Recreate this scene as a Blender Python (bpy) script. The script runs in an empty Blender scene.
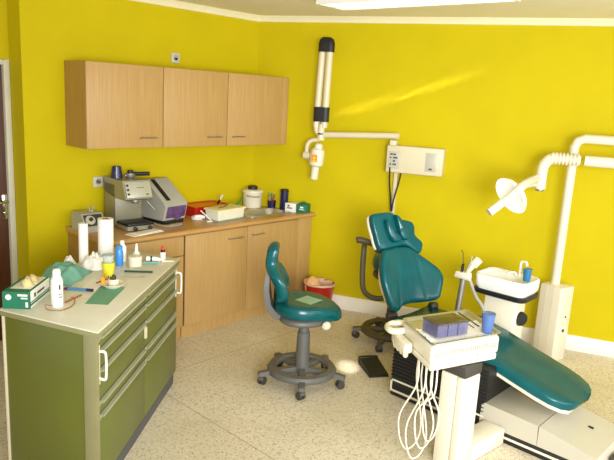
import bpy, bmesh, math, random
from mathutils import Vector, Matrix
random.seed(7)
R = math.radians
C = bpy.context.scene.collection
SC = bpy.context.scene

# ------------------------------------------------------------------ materials
def lin(c):
    return tuple(((v/255)/12.92 if v/255 <= .04045 else ((v/255+.055)/1.055)**2.4) for v in c)

def mat(name, rgb, rough=.5, metal=0., var=.06, scale=6., bump=0., bscale=60., alpha=1., trans=0., coat=0., emit=0., spec=.5):
    m = bpy.data.materials.new(name); m.use_nodes = True
    nt = m.node_tree; b = nt.nodes['Principled BSDF']
    tc = nt.nodes.new('ShaderNodeTexCoord')
    n = nt.nodes.new('ShaderNodeTexNoise'); n.inputs['Scale'].default_value = scale; n.inputs['Detail'].default_value = 4
    nt.links.new(tc.outputs['Object'], n.inputs['Vector'])
    r = nt.nodes.new('ShaderNodeValToRGB')
    c = lin(rgb)
    r.color_ramp.elements[0].position = .3; r.color_ramp.elements[1].position = .7
    r.color_ramp.elements[0].color = tuple(v*(1-var) for v in c)+(1,)
    r.color_ramp.elements[1].color = tuple(min(1, v*(1+var)) for v in c)+(1,)
    nt.links.new(n.outputs['Fac'], r.inputs['Fac']); nt.links.new(r.outputs['Color'], b.inputs['Base Color'])
    b.inputs['Roughness'].default_value = rough; b.inputs['Metallic'].default_value = metal
    b.inputs['Specular IOR Level'].default_value = spec
    if coat: b.inputs['Coat Weight'].default_value = coat; b.inputs['Coat Roughness'].default_value = .08
    if alpha < 1: b.inputs['Alpha'].default_value = alpha
    if trans: b.inputs['Transmission Weight'].default_value = trans; b.inputs['IOR'].default_value = 1.2
    if emit: 
        b.inputs['Emission Color'].default_value = c+(1,); b.inputs['Emission Strength'].default_value = emit
    if bump:
        n2 = nt.nodes.new('ShaderNodeTexNoise'); n2.inputs['Scale'].default_value = bscale
        nt.links.new(tc.outputs['Object'], n2.inputs['Vector'])
        bp = nt.nodes.new('ShaderNodeBump'); bp.inputs['Strength'].default_value = bump; bp.inputs['Distance'].default_value = .002
        nt.links.new(n2.outputs['Fac'], bp.inputs['Height']); nt.links.new(bp.outputs['Normal'], b.inputs['Normal'])
    return m

def wood(name, a, bcol, rough=.45, vert=True):
    m = bpy.data.materials.new(name); m.use_nodes = True
    nt = m.node_tree; b = nt.nodes['Principled BSDF']
    tc = nt.nodes.new('ShaderNodeTexCoord'); mp = nt.nodes.new('ShaderNodeMapping')
    mp.inputs['Scale'].default_value = (55, 55, 2.2) if vert else (2.2, 55, 55)
    nt.links.new(tc.outputs['Object'], mp.inputs['Vector'])
    n = nt.nodes.new('ShaderNodeTexNoise'); n.inputs['Scale'].default_value = 1.6; n.inputs['Detail'].default_value = 6
    nt.links.new(mp.outputs['Vector'], n.inputs['Vector'])
    r = nt.nodes.new('ShaderNodeValToRGB'); r.color_ramp.elements[0].position = .32; r.color_ramp.elements[1].position = .68
    r.color_ramp.elements[0].color = lin(a)+(1,); r.color_ramp.elements[1].color = lin(bcol)+(1,)
    nt.links.new(n.outputs['Fac'], r.inputs['Fac']); nt.links.new(r.outputs['Color'], b.inputs['Base Color'])
    b.inputs['Roughness'].default_value = rough
    return m

def terrazzo():
    m = bpy.data.materials.new('terrazzo'); m.use_nodes = True
    nt = m.node_tree; b = nt.nodes['Principled BSDF']; L = nt.links.new
    tc = nt.nodes.new('ShaderNodeTexCoord')
    big = nt.nodes.new('ShaderNodeTexNoise'); big.inputs['Scale'].default_value = 1.7; big.inputs['Detail'].default_value = 3
    L(tc.outputs['Object'], big.inputs['Vector'])
    r0 = nt.nodes.new('ShaderNodeValToRGB')
    r0.color_ramp.elements[0].color = lin((206, 194, 166))+(1,); r0.color_ramp.elements[1].color = lin((222, 211, 184))+(1,)
    r0.color_ramp.elements[0].position = .35; r0.color_ramp.elements[1].position = .65
    L(big.outputs['Fac'], r0.inputs['Fac'])
    prev = r0.outputs['Color']
    for sc, lo, hi, col, f in ((46., .58, .66, (180, 164, 130), .6), (95., .62, .67, (128, 110, 86), .7), (120., .64, .68, (88, 76, 62), .75), (70., .63, .70, (240, 232, 210), .6)):
        n = nt.nodes.new('ShaderNodeTexNoise'); n.inputs['Scale'].default_value = sc; n.inputs['Detail'].default_value = 1.5
        mp = nt.nodes.new('ShaderNodeMapping'); mp.inputs['Location'].default_value = (sc, -sc*.7, sc*1.3)
        L(tc.outputs['Object'], mp.inputs['Vector']); L(mp.outputs['Vector'], n.inputs['Vector'])
        rr = nt.nodes.new('ShaderNodeMapRange'); rr.inputs['From Min'].default_value = lo; rr.inputs['From Max'].default_value = hi
        rr.inputs['To Max'].default_value = f; L(n.outputs['Fac'], rr.inputs['Value'])
        mx = nt.nodes.new('ShaderNodeMix'); mx.data_type = 'RGBA'
        L(rr.outputs['Result'], mx.inputs[0]); L(prev, mx.inputs[6]); mx.inputs[7].default_value = lin(col)+(1,)
        prev = mx.outputs[2]
    # expansion joints: thin dark lines every 2.4 m
    sp = nt.nodes.new('ShaderNodeSeparateXYZ'); L(tc.outputs['Object'], sp.inputs[0])
    for ax, off in (('X', 1.835), ('Y', 1.02)):
        a = nt.nodes.new('ShaderNodeMath'); a.operation = 'ADD'; a.inputs[1].default_value = off+24-1.2; L(sp.outputs[ax], a.inputs[0])
        q = nt.nodes.new('ShaderNodeMath'); q.operation = 'MODULO'; q.inputs[1].default_value = 2.4; L(a.outputs[0], q.inputs[0])
        d = nt.nodes.new('ShaderNodeMath'); d.operation = 'SUBTRACT'; d.inputs[1].default_value = 1.2; L(q.outputs[0], d.inputs[0])
        e = nt.nodes.new('ShaderNodeMath'); e.operation = 'ABSOLUTE'; L(d.outputs[0], e.inputs[0])
        g = nt.nodes.new('ShaderNodeMath'); g.operation = 'LESS_THAN'; g.inputs[1].default_value = .003; L(e.outputs[0], g.inputs[0])
        s = nt.nodes.new('ShaderNodeMath'); s.operation = 'MULTIPLY'; s.inputs[1].default_value = .6; L(g.outputs[0], s.inputs[0])
        mx = nt.nodes.new('ShaderNodeMix'); mx.data_type = 'RGBA'
        L(s.outputs[0], mx.inputs[0]); L(prev, mx.inputs[6]); mx.inputs[7].default_value = lin((120, 95, 62))+(1,)
        prev = mx.outputs[2]
    L(prev, b.inputs['Base Color']); b.inputs['Roughness'].default_value = .38
    return m

YEL = mat('yellow_paint', (196, 178, 0), .75, var=.035, scale=3, bump=.12, bscale=180, spec=.2)
CEIL = mat('ceiling_paint', (238, 232, 206), .8, var=.02)
CROWN = mat('crown_cream', (240, 232, 190), .6, var=.02)
BASEB = mat('baseboard_cream', (236, 230, 212), .4, var=.03)
BEECH = wood('beech_door', (178, 141, 84), (189, 153, 94))
BEECHD = wood('beech_side', (160, 120, 56), (172, 132, 66))
WTOP = wood('beech_worktop', (178, 134, 76), (194, 150, 90), .35, vert=False)
DARKW = wood('dark_door', (66, 34, 12), (88, 48, 18), .4)
DFRAME = mat('door_frame_white', (205, 200, 175), .5)
OLIVE = mat('olive_front', (98, 104, 46), .35, var=.05, scale=3)
OLIVED = mat('olive_panel', (92, 97, 30), .3, var=.08, scale=2)
OLEDGE = mat('olive_trim', (136, 132, 90), .4)
GTOP = mat('cream_laminate', (212, 209, 188), .35, var=.03)
LIP = mat('grey_lip', (166, 164, 138), .35, metal=.15)
KICK = mat('grey_plinth', (84, 84, 86), .6)
CREAM = mat('cream_enamel', (224, 216, 190), .3, var=.02)
CREAMD = mat('cream_plastic', (214, 204, 170), .4, var=.03)
COVER = mat('base_cover_cream', (190, 184, 164), .35, var=.02)
WHITE = mat('white_plastic', (234, 232, 222), .3, var=.02)
PAPER = mat('white_paper', (236, 233, 222), .9, var=.03)
TEAL = mat('teal_vinyl', (5, 80, 82), .22, var=.12, scale=9, bump=.06, bscale=25, spec=.3)
GREYP = mat('grey_plastic', (92, 90, 84), .45)
DGREY = mat('dark_grey_plastic', (58, 54, 48), .5)
BROWNG = mat('brown_grey_plastic', (74, 66, 44), .5)
BLACK = mat('black_rubber', (24, 24, 24), .5)
STEEL = mat('brushed_steel', (196, 196, 188), .28, metal=.9)
DSTEEL = mat('dull_steel', (150, 148, 136), .4, metal=.7)
CHROME = mat('chrome', (214, 214, 208), .15, metal=1.)
RED = mat('red_plastic', (178, 26, 20), .3)
ORANGE = mat('orange_plastic', (228, 112, 26), .4)
BAG = mat('bin_bag', (238, 196, 168), .5, var=.2, scale=20, alpha=.92)
NAPK = mat('napkin_green', (150, 178, 140), .9)
TEALP = mat('teal_paper', (108, 162, 142), .85, var=.1, scale=20)
GRCARD = mat('green_card', (104, 158, 126), .8)
GREENB = mat('green_box', (22, 112, 78), .6)
DGREEN = mat('dark_green_plastic', (24, 62, 50), .4)
BLUEB = mat('blue_bottle', (58, 138, 212), .25)
NAVY = mat('navy_plastic', (20, 22, 70), .35, coat=.3)
BLUEG = mat('blue_tumbler', (92, 124, 184), .12, alpha=.62)
BLUEC = mat('blue_cup', (40, 112, 160), .2, alpha=.92)
PURPLE = mat('purple_perspex', (64, 58, 84), .12, var=.25, scale=30, alpha=.93)
SMOKE = mat('smoky_perspex', (84, 76, 52), .1, alpha=.8)
PLENS = mat('violet_clear_plastic', (120, 118, 150), .1, alpha=.45)
YCUP = mat('yellow_cup', (226, 220, 60), .35)
GLASS = mat('clear_glass', (222, 232, 220), .05, alpha=.28)
GGLASS = mat('green_glass', (140, 158, 130), .1, alpha=.7)
LATEX = mat('latex', (226, 208, 152), .6, var=.1, scale=40)
ESP = mat('grey_metallic', (150, 146, 122), .35, metal=.35)
ESPL = mat('silver_panel', (190, 188, 170), .3, metal=.4)
LGREY = mat('light_grey_plastic', (168, 166, 150), .45)
IVORY = mat('ivory_lid', (230, 222, 176), .4)
IVORYB = mat('ivory_box', (228, 224, 200), .4)
BROWN = mat('brown_wood', (150, 90, 48), .5)
DBLUE = mat('marker_blue', (70, 120, 160), .4)
REDCAP = mat('red_cap', (206, 58, 30), .4)
DBROWN = mat('amber_glass_and_gap_shade', (66, 26, 16), .2)
STICK = mat('warning_orange', (236, 150, 20), .5)
STICKY = mat('warning_yellow', (246, 214, 80), .5)
GPANEL = mat('panel_grey', (188, 184, 164), .4)
INK = mat('ink', (60, 62, 70), .6)
HOSE = mat('hose_cream', (218, 212, 190), .4)
LOUV = mat('louvre_white', (226, 226, 222), .25, emit=.15)
TUBE = mat('fluorescent_glow', (255, 252, 240), .4, emit=4.)
REFL = mat('lamp_reflector', (252, 250, 240), .12, emit=.35)
GREENT = mat('bright_green', (44, 150, 66), .4)
SOCKW = mat('socket_grey', (196, 192, 170), .4)
TERR = terrazzo()

# ------------------------------------------------------------------ mesh helpers
class MB:
    def __init__(self): self.bm = bmesh.new()
    def _new(self, fn, T=None):
        old = set(self.bm.verts); fn(); nv = [v for v in self.bm.verts if v not in old]
        if T is not None: bmesh.ops.transform(self.bm, matrix=T, verts=nv)
        return nv
    def box(self, x0, x1, y0, y1, z0, z1, bev=0., T=None, seg=2):
        b2 = bmesh.new(); bmesh.ops.create_cube(b2, size=1)
        bmesh.ops.transform(b2, matrix=Matrix.Translation(((x0+x1)/2, (y0+y1)/2, (z0+z1)/2)) @ Matrix.Diagonal((abs(x1-x0), abs(y1-y0), abs(z1-z0), 1)), verts=b2.verts)
        if bev: bmesh.ops.bevel(b2, geom=list(b2.edges), offset=min(bev, .49*min(abs(x1-x0), abs(y1-y0), abs(z1-z0))), segments=seg, profile=.5, affect='EDGES')
        self._merge(b2, T); return self
    def _merge(self, b2, T=None):
        if T is not None: bmesh.ops.transform(b2, matrix=T, verts=b2.verts)
        me = bpy.data.meshes.new('t'); b2.to_mesh(me); b2.free(); self.bm.from_mesh(me); bpy.data.meshes.remove(me)
    def rings(self, rings, cap0=True, cap1=True, T=None, closed=True):
        b2 = bmesh.new(); vs = [[b2.verts.new(p) for p in r] for r in rings]; n = len(rings[0])
        for a, b in zip(vs, vs[1:]):
            for i in range(n if closed else n-1):
                b2.faces.new((a[i], a[(i+1) % n], b[(i+1) % n], b[i]))
        if cap0: b2.faces.new(list(reversed(vs[0])))
        if cap1: b2.faces.new(vs[-1])
        bmesh.ops.recalc_face_normals(b2, faces=b2.faces); self._merge(b2, T); return self
    def prism(self, pts, z0, z1, bev=0., T=None, seg=2):
        b2 = bmesh.new(); a = [b2.verts.new((p[0], p[1], z0)) for p in pts]; b = [b2.verts.new((p[0], p[1], z1)) for p in pts]; n = len(pts)
        b2.faces.new(list(reversed(a))); b2.faces.new(b)
        for i in range(n): b2.faces.new((a[i], a[(i+1) % n], b[(i+1) % n], b[i]))
        bmesh.ops.recalc_face_normals(b2, faces=b2.faces)
        if bev: bmesh.ops.bevel(b2, geom=list(b2.edges), offset=bev, segments=seg, profile=.5, affect='EDGES')
        self._merge(b2, T); return self
    def lathe(self, prof, c=(0, 0, 0), seg=24, T=None, cap=True):
        r = [[(c[0]+max(q, 1e-4)*math.cos(2*math.pi*i/seg), c[1]+max(q, 1e-4)*math.sin(2*math.pi*i/seg), c[2]+z) for i in range(seg)] for q, z in prof]
        return self.rings(r, cap, cap, T)
    def tube(self, pts, r, seg=8, smooth=0, T=None):
        P = [Vector(p) for p in pts]
        if smooth: P = catmull(P, smooth)
        n = len(P); rr = r if isinstance(r, (list, tuple)) else [r]*n
        if len(rr) != n: rr = [rr[0]+(rr[-1]-rr[0])*i/(n-1) for i in range(n)]
        t0 = (P[1]-P[0]).normalized(); up = Vector((0, 0, 1)) if abs(t0.z) < .9 else Vector((1, 0, 0))
        u = t0.cross(up).normalized(); rg = []
        for i in range(n):
            t = (P[min(i+1, n-1)]-P[max(i-1, 0)]).normalized()
            u = (u-t*u.dot(t)).normalized(); v = t.cross(u)
            rg.append([tuple(P[i]+(u*math.cos(2*math.pi*k/seg)+v*math.sin(2*math.pi*k/seg))*rr[i]) for k in range(seg)])
        return self.rings(rg, T=T)
    def cushion(self, out, t, edge=.03, T=None, n=72, dome=.1, smooth=True, inner=5):
        P = [Vector((p[0], p[1], 0)) for p in out]
        if smooth:
            k = max(1, n//len(P)); P = catmull(P, k, True)
        c = sum(P, Vector())/len(P); h = t/2
        def ring(ins, z):
            q = []
            for p in P:
                d = c-p; q.append(tuple(p+d.normalized()*min(ins, d.length*.9)) if d.length else tuple(p))
            return [(a[0], a[1], z) for a in q]
        rg = [ring(edge, -h), ring(edge*.3, -h*.85), ring(0, -h*.35), ring(0, h*.2), ring(edge*.25, h*.7), ring(edge*.7, h*.95), ring(edge*1.4, h*1.05)]
        for k in range(1, inner+1):
            f = .97*k/inner
            rg.append([(p.x+(c.x-p.x)*f+(c-p).normalized().x*edge*1.4*(1-f), p.y+(c.y-p.y)*f+(c-p).normalized().y*edge*1.4*(1-f), h*(1.05+dome*(1-(1-f)**2))) for p in P])
        return self.rings(rg, T=T)

def catmull(P, k, closed=False):
    n = len(P); out = []
    for i in range(n if closed else n-1):
        p0 = P[(i-1) % n] if closed or i > 0 else P[i]*2-P[i+1]
        p1 = P[i]; p2 = P[(i+1) % n]; p3 = P[(i+2) % n] if closed or i+2 < n else p2*2-p1
        for j in range(k):
            t = j/k
            out.append(.5*((2*p1)+(p2-p0)*t+(2*p0-5*p1+4*p2-p3)*t*t+(3*p1-p0-3*p2+p3)*t**3))
    if not closed: out.append(P[-1].copy())
    return out

ROOTM = {}
def W(o):
    m = Matrix.Identity(4)
    while o is not None: m = o.matrix_basis @ m; o = o.parent
    return m
def obj(name, mb, m, parent=None, world=False, label=None, sharp=35, loc=None):
    me = bpy.data.meshes.new(name); bm = mb.bm
    if world and parent is not None: bmesh.ops.transform(bm, matrix=W(parent).inverted(), verts=bm.verts)
    o = bpy.data.objects.new(name, me)
    if loc is not None:                       # world coordinates, origin moved to loc
        o.location = loc; bmesh.ops.translate(bm, vec=-Vector(loc), verts=bm.verts)
    bm.to_mesh(me); bm.free(); me.materials.append(m)
    for p in me.polygons: p.use_smooth = True
    me.set_sharp_from_angle(angle=R(sharp))
    C.objects.link(o)
    if parent is not None: o.parent = parent
    if label: o['label'] = label
    return o
def tag(o, label, cat, group=None, kind=None):
    o['label'] = label; o['category'] = cat
    if group: o['group'] = group
    if kind: o['kind'] = kind
    return o
def thing(name, label, cat, loc=(0, 0, 0), rz=0., group=None):
    o = bpy.data.objects.new(name, None); o.empty_display_size = .05; C.objects.link(o)
    o.location = loc; o.rotation_euler = (0, 0, rz)
    return tag(o, label, cat, group)
def struct(name, mb, m, parent=None):
    o = obj(name, mb, m, parent)
    if parent is None: o['kind'] = 'structure'
    return o
def frame(o, x, y, z=None):
    x = Vector(x).normalized(); y = Vector(y); y = (y-x*y.dot(x)).normalized(); z = x.cross(y)
    m = Matrix((x, y, z)).transposed().to_4x4(); m.translation = Vector(o); return m
def align(p, d):        # local +z along d at point p
    d = Vector(d).normalized(); q = Vector((0, 0, 1)).rotation_difference(d).to_matrix().to_4x4(); q.translation = Vector(p); return q
def Rz(a, c=(0, 0, 0)): return Matrix.Translation(c) @ Matrix.Rotation(a, 4, 'Z')

# ------------------------------------------------------------------ camera
RT = Vector((.683, -.728, .055)); 
yaw, pit, rol = R(47.5038), R(12.0351), R(3.2135)
F = Vector((math.sin(yaw)*math.cos(pit), math.cos(yaw)*math.cos(pit), -math.sin(pit)))
r0 = Vector((math.cos(yaw), -math.sin(yaw), 0)); u0 = r0.cross(F)
RT = r0*math.cos(rol)+u0*math.sin(rol); UP = -r0*math.sin(rol)+u0*math.cos(rol)
cd = bpy.data.cameras.new('camera'); cam = bpy.data.objects.new('camera', cd); C.objects.link(cam)
m = Matrix((RT, UP, -F)).transposed().to_4x4(); m.translation = (-4.0092, -4.4059, 1.9223)
cam.matrix_world = m; cd.sensor_width = 36; cd.lens = 627.99/614*36; cd.clip_start = .05
SC.camera = cam

# ------------------------------------------------------------------ room shell
ANG = R(21.77)
uB = Vector((math.sin(ANG), -math.cos(ANG), 0)); nB = Vector((math.cos(ANG), math.sin(ANG), 0))
def PB(s, off, z): return uB*s-nB*off+Vector((0, 0, z))       # point near the right wall: s along it, off into the room
TB = Matrix((uB, nB, Vector((0, 0, 1)))).transposed().to_4x4()  # local x along wall, y outward
HC = 2.6
struct('floor', MB().box(-6, 3.6, -6.6, 1.2, -.1, 0), TERR)
struct('ceiling', MB().box(-6, 3.6, -6.6, 1.2, HC, HC+.1), CEIL)
struct('wall_back', MB().box(-2.14, .1, 0, .2, 0, HC), YEL)
struct('wall_right', MB().box(-.05, 5.6, 0, .2, 0, HC, T=TB), YEL)
struct('wall_left', MB().box(-3.04, -2.14, .2, .3, 2.055, HC).box(-6, -3.04, .2, .3, 0, HC), YEL)
d = struct('door_1', MB().box(-2.995, -2.185, .225, .265, .005, 2.015), DARKW)
obj('door_frame', MB().box(-2.183, -2.142, .19, .30, 0, 2.053, .004).box(-3.038, -2.997, .19, .30, 0, 2.053, .004).box(-2.997, -2.183, .19, .30, 2.018, 2.053, .004), DFRAME, d)
hd0 = -2.205
obj('handle', MB().box(hd0-.018, hd0+.016, .216, .225, .93, 1.11, .004).tube([(hd0, .22, 1.06), (hd0, .17, 1.06), (hd0-.02, .165, 1.06), (hd0-.12, .165, 1.06)], .009).lathe([(.012, 0), (.012, .008)], T=align((hd0, .217, .97), (0, -1, 0))), CHROME, d)
def crown_prof(): return [(0, 2.55), (.012, 2.555), (.02, 2.575), (.045, 2.592), (.05, HC), (0, HC)]
tr = MB(); tr.rings([[(x, -p[0], p[1]) for p in crown_prof()] for x in (-2.14, .02)]); struct('trim_1', tr, CROWN)
tr = MB(); tr.rings([[tuple(PB(s, p[0], p[1])) for p in crown_prof()] for s in (-.01, 5.6)]); struct('trim_2', tr, CROWN)
bb = MB(); bb.rings([[tuple(PB(s, a, z)) for a, z in ((0, 0), (.016, 0), (.016, .115), (.01, .126), (0, .126))] for s in (.66, 5.6)]); struct('baseboard_right', bb, BASEB)

# ceiling luminaire
L1 = thing('ceiling_light', 'lit white fluorescent louvre light fixed to the ceiling', 'ceiling light', (-.575, -2.03, 2.6), R(3))
obj('housing', MB().box(-.155, .155, -.64, .64, -.03, 0, .006).box(-.155, -.145, -.64, .64, -.075, -.03).box(.145, .155, -.64, .64, -.075, -.03).box(-.145, .145, -.64, -.625, -.075, -.03).box(-.145, .145, .625, .64, -.075, -.03), WHITE, L1)
for k in range(2):
    t = MB().tube([(-.07+.14*k, -.6, -.045), (-.07+.14*k, .6, -.045)], .013, 10); obj('tube', t, TUBE, L1)
lv = MB()
lv.box(-.006, .006, -.625, .625, -.076, -.032)
for k in range(1, 26): lv.box(-.145, .145, -.625+.0481*k-.0015, -.625+.0481*k+.0015, -.074, -.045)
obj('louvre', lv, LOUV, L1)

# wall sockets
def socket(x, z, label):
    s = thing('wall_socket', label, 'socket', (x, 0, z))
    obj('plate', MB().box(-.041, .041, -.012, 0, -.041, .041, .006), SOCKW, s)
    obj('insert', MB().lathe([(.021, 0), (.024, .003), (.019, .003), (.018, -.004)], T=align((0, -.012, 0), (0, -1, 0))), LGREY, s)
socket(-.901, 2.165, 'square grey wall socket above the wall cabinets')
socket(-1.597, 1.195, 'square grey wall socket beside the espresso machine on yellow wall')

# ------------------------------------------------------------------ wall cabinets
def bow(x0, x1, y, z, d=.024, r=.0045):
    return MB().tube([(x0, y, z), (x0+.006, y-d*.75, z+.001), (x0+.025, y-d, z+.002), (x1-.025, y-d, z+.002), (x1-.006, y-d*.75, z+.001), (x1, y, z)], r, 8, smooth=3)
ZT, ZB, D1 = 2.073, 1.477, .309
def wcab(x0, x1, dx0, dx1, h0, h1, label, fill=None):
    c = thing('wall_cabinet', label, 'cabinet', ((x0+x1)/2, 0, ZB), 0, 'beech wall cabinets in a row')
    car = MB()
    if fill:   # slanted right end follows the angled wall
        car.prism([(x0, 0), (x0, -D1+.02), (x1+.109, -D1+.02), (x1, 0)], ZB, ZT)
    else: car.box(x0, x1, -D1+.02, -.001, ZB, ZT)
    obj('carcass', car, BEECHD, c, True)
    dr = obj('door', MB().box(dx0+.0015, dx1-.0015, -D1, -D1+.019, ZB+.001, ZT-.001, .0015), BEECH, c, True)
    obj('handle', bow(h0, h1, -D1, 1.55), DSTEEL, dr, True)
    if fill: obj('filler_panel', MB().box(fill[0], fill[1], -D1+.003, -D1+.02, ZB+.001, ZT-.001, .0015), BEECH, c, True)
wcab(-1.842, -1.2205, -1.842, -1.222, -1.42, -1.275, 'leftmost beech wall cabinet, end panel showing, nearest the door')
wcab(-1.2195, -.5925, -1.218, -.594, -.795, -.65, 'middle beech wall cabinet, below the upper wall socket')
wcab(-.5915, -.002, -.590, .045, -.535, -.40, 'rightmost beech wall cabinet, in the corner beside the angled wall', fill=(.047, .118))

# ------------------------------------------------------------------ base units and worktop
YF = -.585; ZU = .84
bc = thing('base_cabinet', 'beech base unit with drawer over cupboard, behind the green cabinet', 'cabinet', (-1.53, -.3, 0), 0, 'beech base cabinets')
obj('carcass', MB().box(-1.845, -1.2065, YF+.02, -.002, .1, ZU), BEECHD, bc, True)
obj('plinth', MB().box(-1.84, -1.2065, YF+.045, YF+.06, 0, .1), BEECH, bc, True)
obj('drawer', MB().box(-1.843, -1.215, YF, YF+.019, .682, ZU-.008, .0015), BEECH, bc, True)
dr = obj('door', MB().box(-1.843, -1.215, YF, YF+.019, .104, .676, .0015), BEECH, bc, True)
obj('handle', bow(-1.50, -1.36, YF, .62), DSTEEL, dr, True)
bc = thing('base_cabinet', 'wide beech sink base unit with two doors reaching the corner wall', 'cabinet', (-.55, -.3, 0), 0, 'beech base cabinets')
XE = .222
obj('carcass', MB().prism([(-1.2055, -.002), (-1.2055, YF+.02), (XE-.008, YF+.02), (-.002, -.002)], .1, ZU-.15).box(-1.2055, -1.19, YF+.02, -.003, ZU-.15, ZU).box(-1.19, XE-.01, YF+.02, YF+.035, ZU-.15, ZU), BEECHD, bc, True)
obj('plinth', MB().box(-1.2055, XE-.03, YF+.03, YF+.045, 0, .1), BEECH, bc, True)
dr = obj('door', MB().box(-1.199, -.5705, YF, YF+.019, .104, ZU-.008, .0015), BEECH, bc, True)
obj('handle', bow(-.775, -.625, YF, .752), DSTEEL, dr, True)
dr = obj('door', MB().box(-.566, .048, YF, YF+.019, .104, ZU-.008, .0015), BEECH, bc, True)
obj('handle', bow(-.52, -.385, YF, .755), DSTEEL, dr, True)
obj('gap_shade', MB().box(-1.2055, -1.199, YF+.012, YF+.019, .1, ZU-.001).box(-1.199, XE-.03, YF+.014, YF+.0195, ZU-.008, ZU-.001), DBROWN, bc, True)  # dark brown strips set into the open gaps, standing in for their shade
obj('filler_panel', MB().box(.051, XE-.003, YF+.002, YF+.02, .104, ZU-.002, .0015), BEECH, bc, True)
# worktop with a cut-out for the sink
SX0, SX1, SY0, SY1 = -.44, .035, -.485, -.225
ZW = .878
wt = MB()
def rr(y): return -.4*y-.004
wt.box(-1.86, SX0, -.603, -.001, ZU+.0005, ZW)
wt.prism([(SX0, -.603), (SX1, -.603), (SX1, SY0), (SX0, SY0)], ZU+.0005, ZW)
wt.prism([(SX0, SY1), (SX1, SY1), (rr(-.09), -.09), (rr(-.001), -.001), (SX0, -.001)], ZU+.0005, ZW)
wt.prism([(SX1, -.603), (rr(-.603), -.603), (rr(SY1), SY1), (SX1, SY1)], ZU+.0005, ZW)
wt.tube([(-1.86, -.600, ZW-.0195), (rr(-.603), -.600, ZW-.0195)], .0188, 12)
tag(obj('worktop', wt, WTOP, loc=(-.8, -.3, ZU)), 'long beech worktop over the base cabinets', 'worktop')
sk = thing('sink', 'stainless steel inset sink in the worktop corner', 'sink', ((SX0+SX1)/2, (SY0+SY1)/2, ZW))
b = MB(); hx, hy = (SX1-SX0)/2, (SY1-SY0)/2
def rrect(hx, hy, r, z, n=5, cx=0, cy=0):
    o = []
    for k, (sx, sy) in enumerate(((1, 1), (-1, 1), (-1, -1), (1, -1))):
        for j in range(n+1):
            a = math.pi/2*(k+j/n); o.append((cx+sx*(hx-r)+r*math.cos(a), cy+sy*(hy-r)+r*math.sin(a), z))
    return o
b.rings([rrect(hx+.012, hy+.012, .03, .0005), rrect(hx+.012, hy+.012, .03, .005), rrect(hx-.012, hy-.012, .09, .005), rrect(hx-.022, hy-.022, .085, -.015), rrect(hx-.045, hy-.04, .075, -.12)], cap0=False)
obj('bowl', b, mat('sink_steel', (190, 186, 172), .3, metal=.75), sk)
obj('drain', MB().lathe([(.03, 0), (.03, .003), (.02, .001)], (0, 0, -.121)), DSTEEL, sk)

# ------------------------------------------------------------------ things on the worktop
g = thing('dial_device', 'small grey device with a round dial at left end of worktop', 'device', (-1.775, -.19, ZW))
obj('housing', MB().rings([[(x, -.11, 0), (x, .1, 0), (x, .1, .125), (x, -.035, .125), (x, -.11, .03)] for x in (-.083, .083)]), LGREY, g)
Tf = frame((0, -.0735, .08), (1, 0, 0), (0, .075, .095))
pn = obj('front_panel', MB().box(-.07, .07, -.045, .045, .0, .004, T=Tf), DGREY, g)
dl = obj('dial', MB().lathe([(.036, 0), (.036, .008), (.03, .012)], T=Tf @ Matrix.Translation((-.03, 0, .004))), SOCKW, g)
obj('knob', MB().lathe([(.015, 0), (.013, .014)], T=Tf @ Matrix.Translation((-.03, 0, .014))), DGREY, dl)
obj('feet', MB().box(-.08, .08, -.1, .09, .0, .004), BLACK, g)
sw = obj('toggle', MB().lathe([(.02, 0), (.02, .01)], (.04, .04, .125)).tube([(.03, .04, .13), (.024, .04, .165)], .005).tube([(.05, .04, .13), (.056, .04, .165)], .005), LGREY, g)

g = thing('espresso_machine', 'grey espresso machine with black drip tray and silver front', 'espresso machine', (-1.475, -.24, ZW), R(-4))
obj('body', MB().box(-.11, .11, -.0, .19, .005, .33, .01), ESP, g)
obj('head', MB().rings([[(x, .19, .255), (x, .19, .365), (x, -.11, .365), (x, -.165, .235), (x, -.15, .225), (x, 0, .225)] for x in (-.11, .11)]), ESP, g)
Tf = frame((-.012, -.1405, .302), (1, 0, 0), (0, .055, .13))
fp = obj('front_panel', MB().box(-.085, .118, -.062, .058, 0, .004, .002, T=Tf), ESPL, g, label='silver front panel')
for k in range(3): obj('knob', MB().lathe([(.009, 0), (.008, .008)], T=Tf @ Matrix.Translation((-.07, -.035+.033*k, .004))), DGREY, fp)
obj('logo', MB().tube([(.0+.012*k, .01+.004*(k % 2), .005) for k in range(6)], .002, 5, T=Tf).box(.07, .09, -.045, -.037, .004, .0055, T=Tf), INK, fp)
obj('group_head', MB().lathe([(.034, 0), (.034, -.03), (.026, -.04)], (.02, -.06, .227)), DSTEEL, g)
obj('steam_wand', MB().tube([(.09, -.08, .23), (.10, -.1, .2), (.135, -.15, .14)], .005, 8, 3), CHROME, g)
obj('drip_tray', MB().box(-.105, .105, -.19, -.01, .035, .055, .004), BLACK, g)
obj('base', MB().rings([rrect(.11, .09, .02, z, cx=0, cy=-.1) for z in (.006, .036)]), ESP, g)
for x in (-.05, .07): obj('valve', MB().lathe([(.014, 0), (.014, .02), (.008, .024)], T=align((x, -.19, .02), (0, -1, 0))), BLACK, g)
tag(obj('dark_beaker', MB().lathe([(.045, 0), (.033, .085), (.03, .085), (.03, .08)], (-1.535, -.17, ZW+.366)), NAVY, loc=(-1.535, -.17, ZW+.366)), 'upturned dark blue beaker on top of the espresso machine', 'beaker')
g = thing('portafilter', 'black-handled portafilter lying on top of the espresso machine', 'portafilter', (-1.45, -.22, ZW+.366))
obj('handle', MB().tube([(.02, 0, .03), (.04, -.01, .03), (.085, -.03, .03), (.135, -.05, .032)], .016, 10, 2), BLACK, g)
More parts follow.
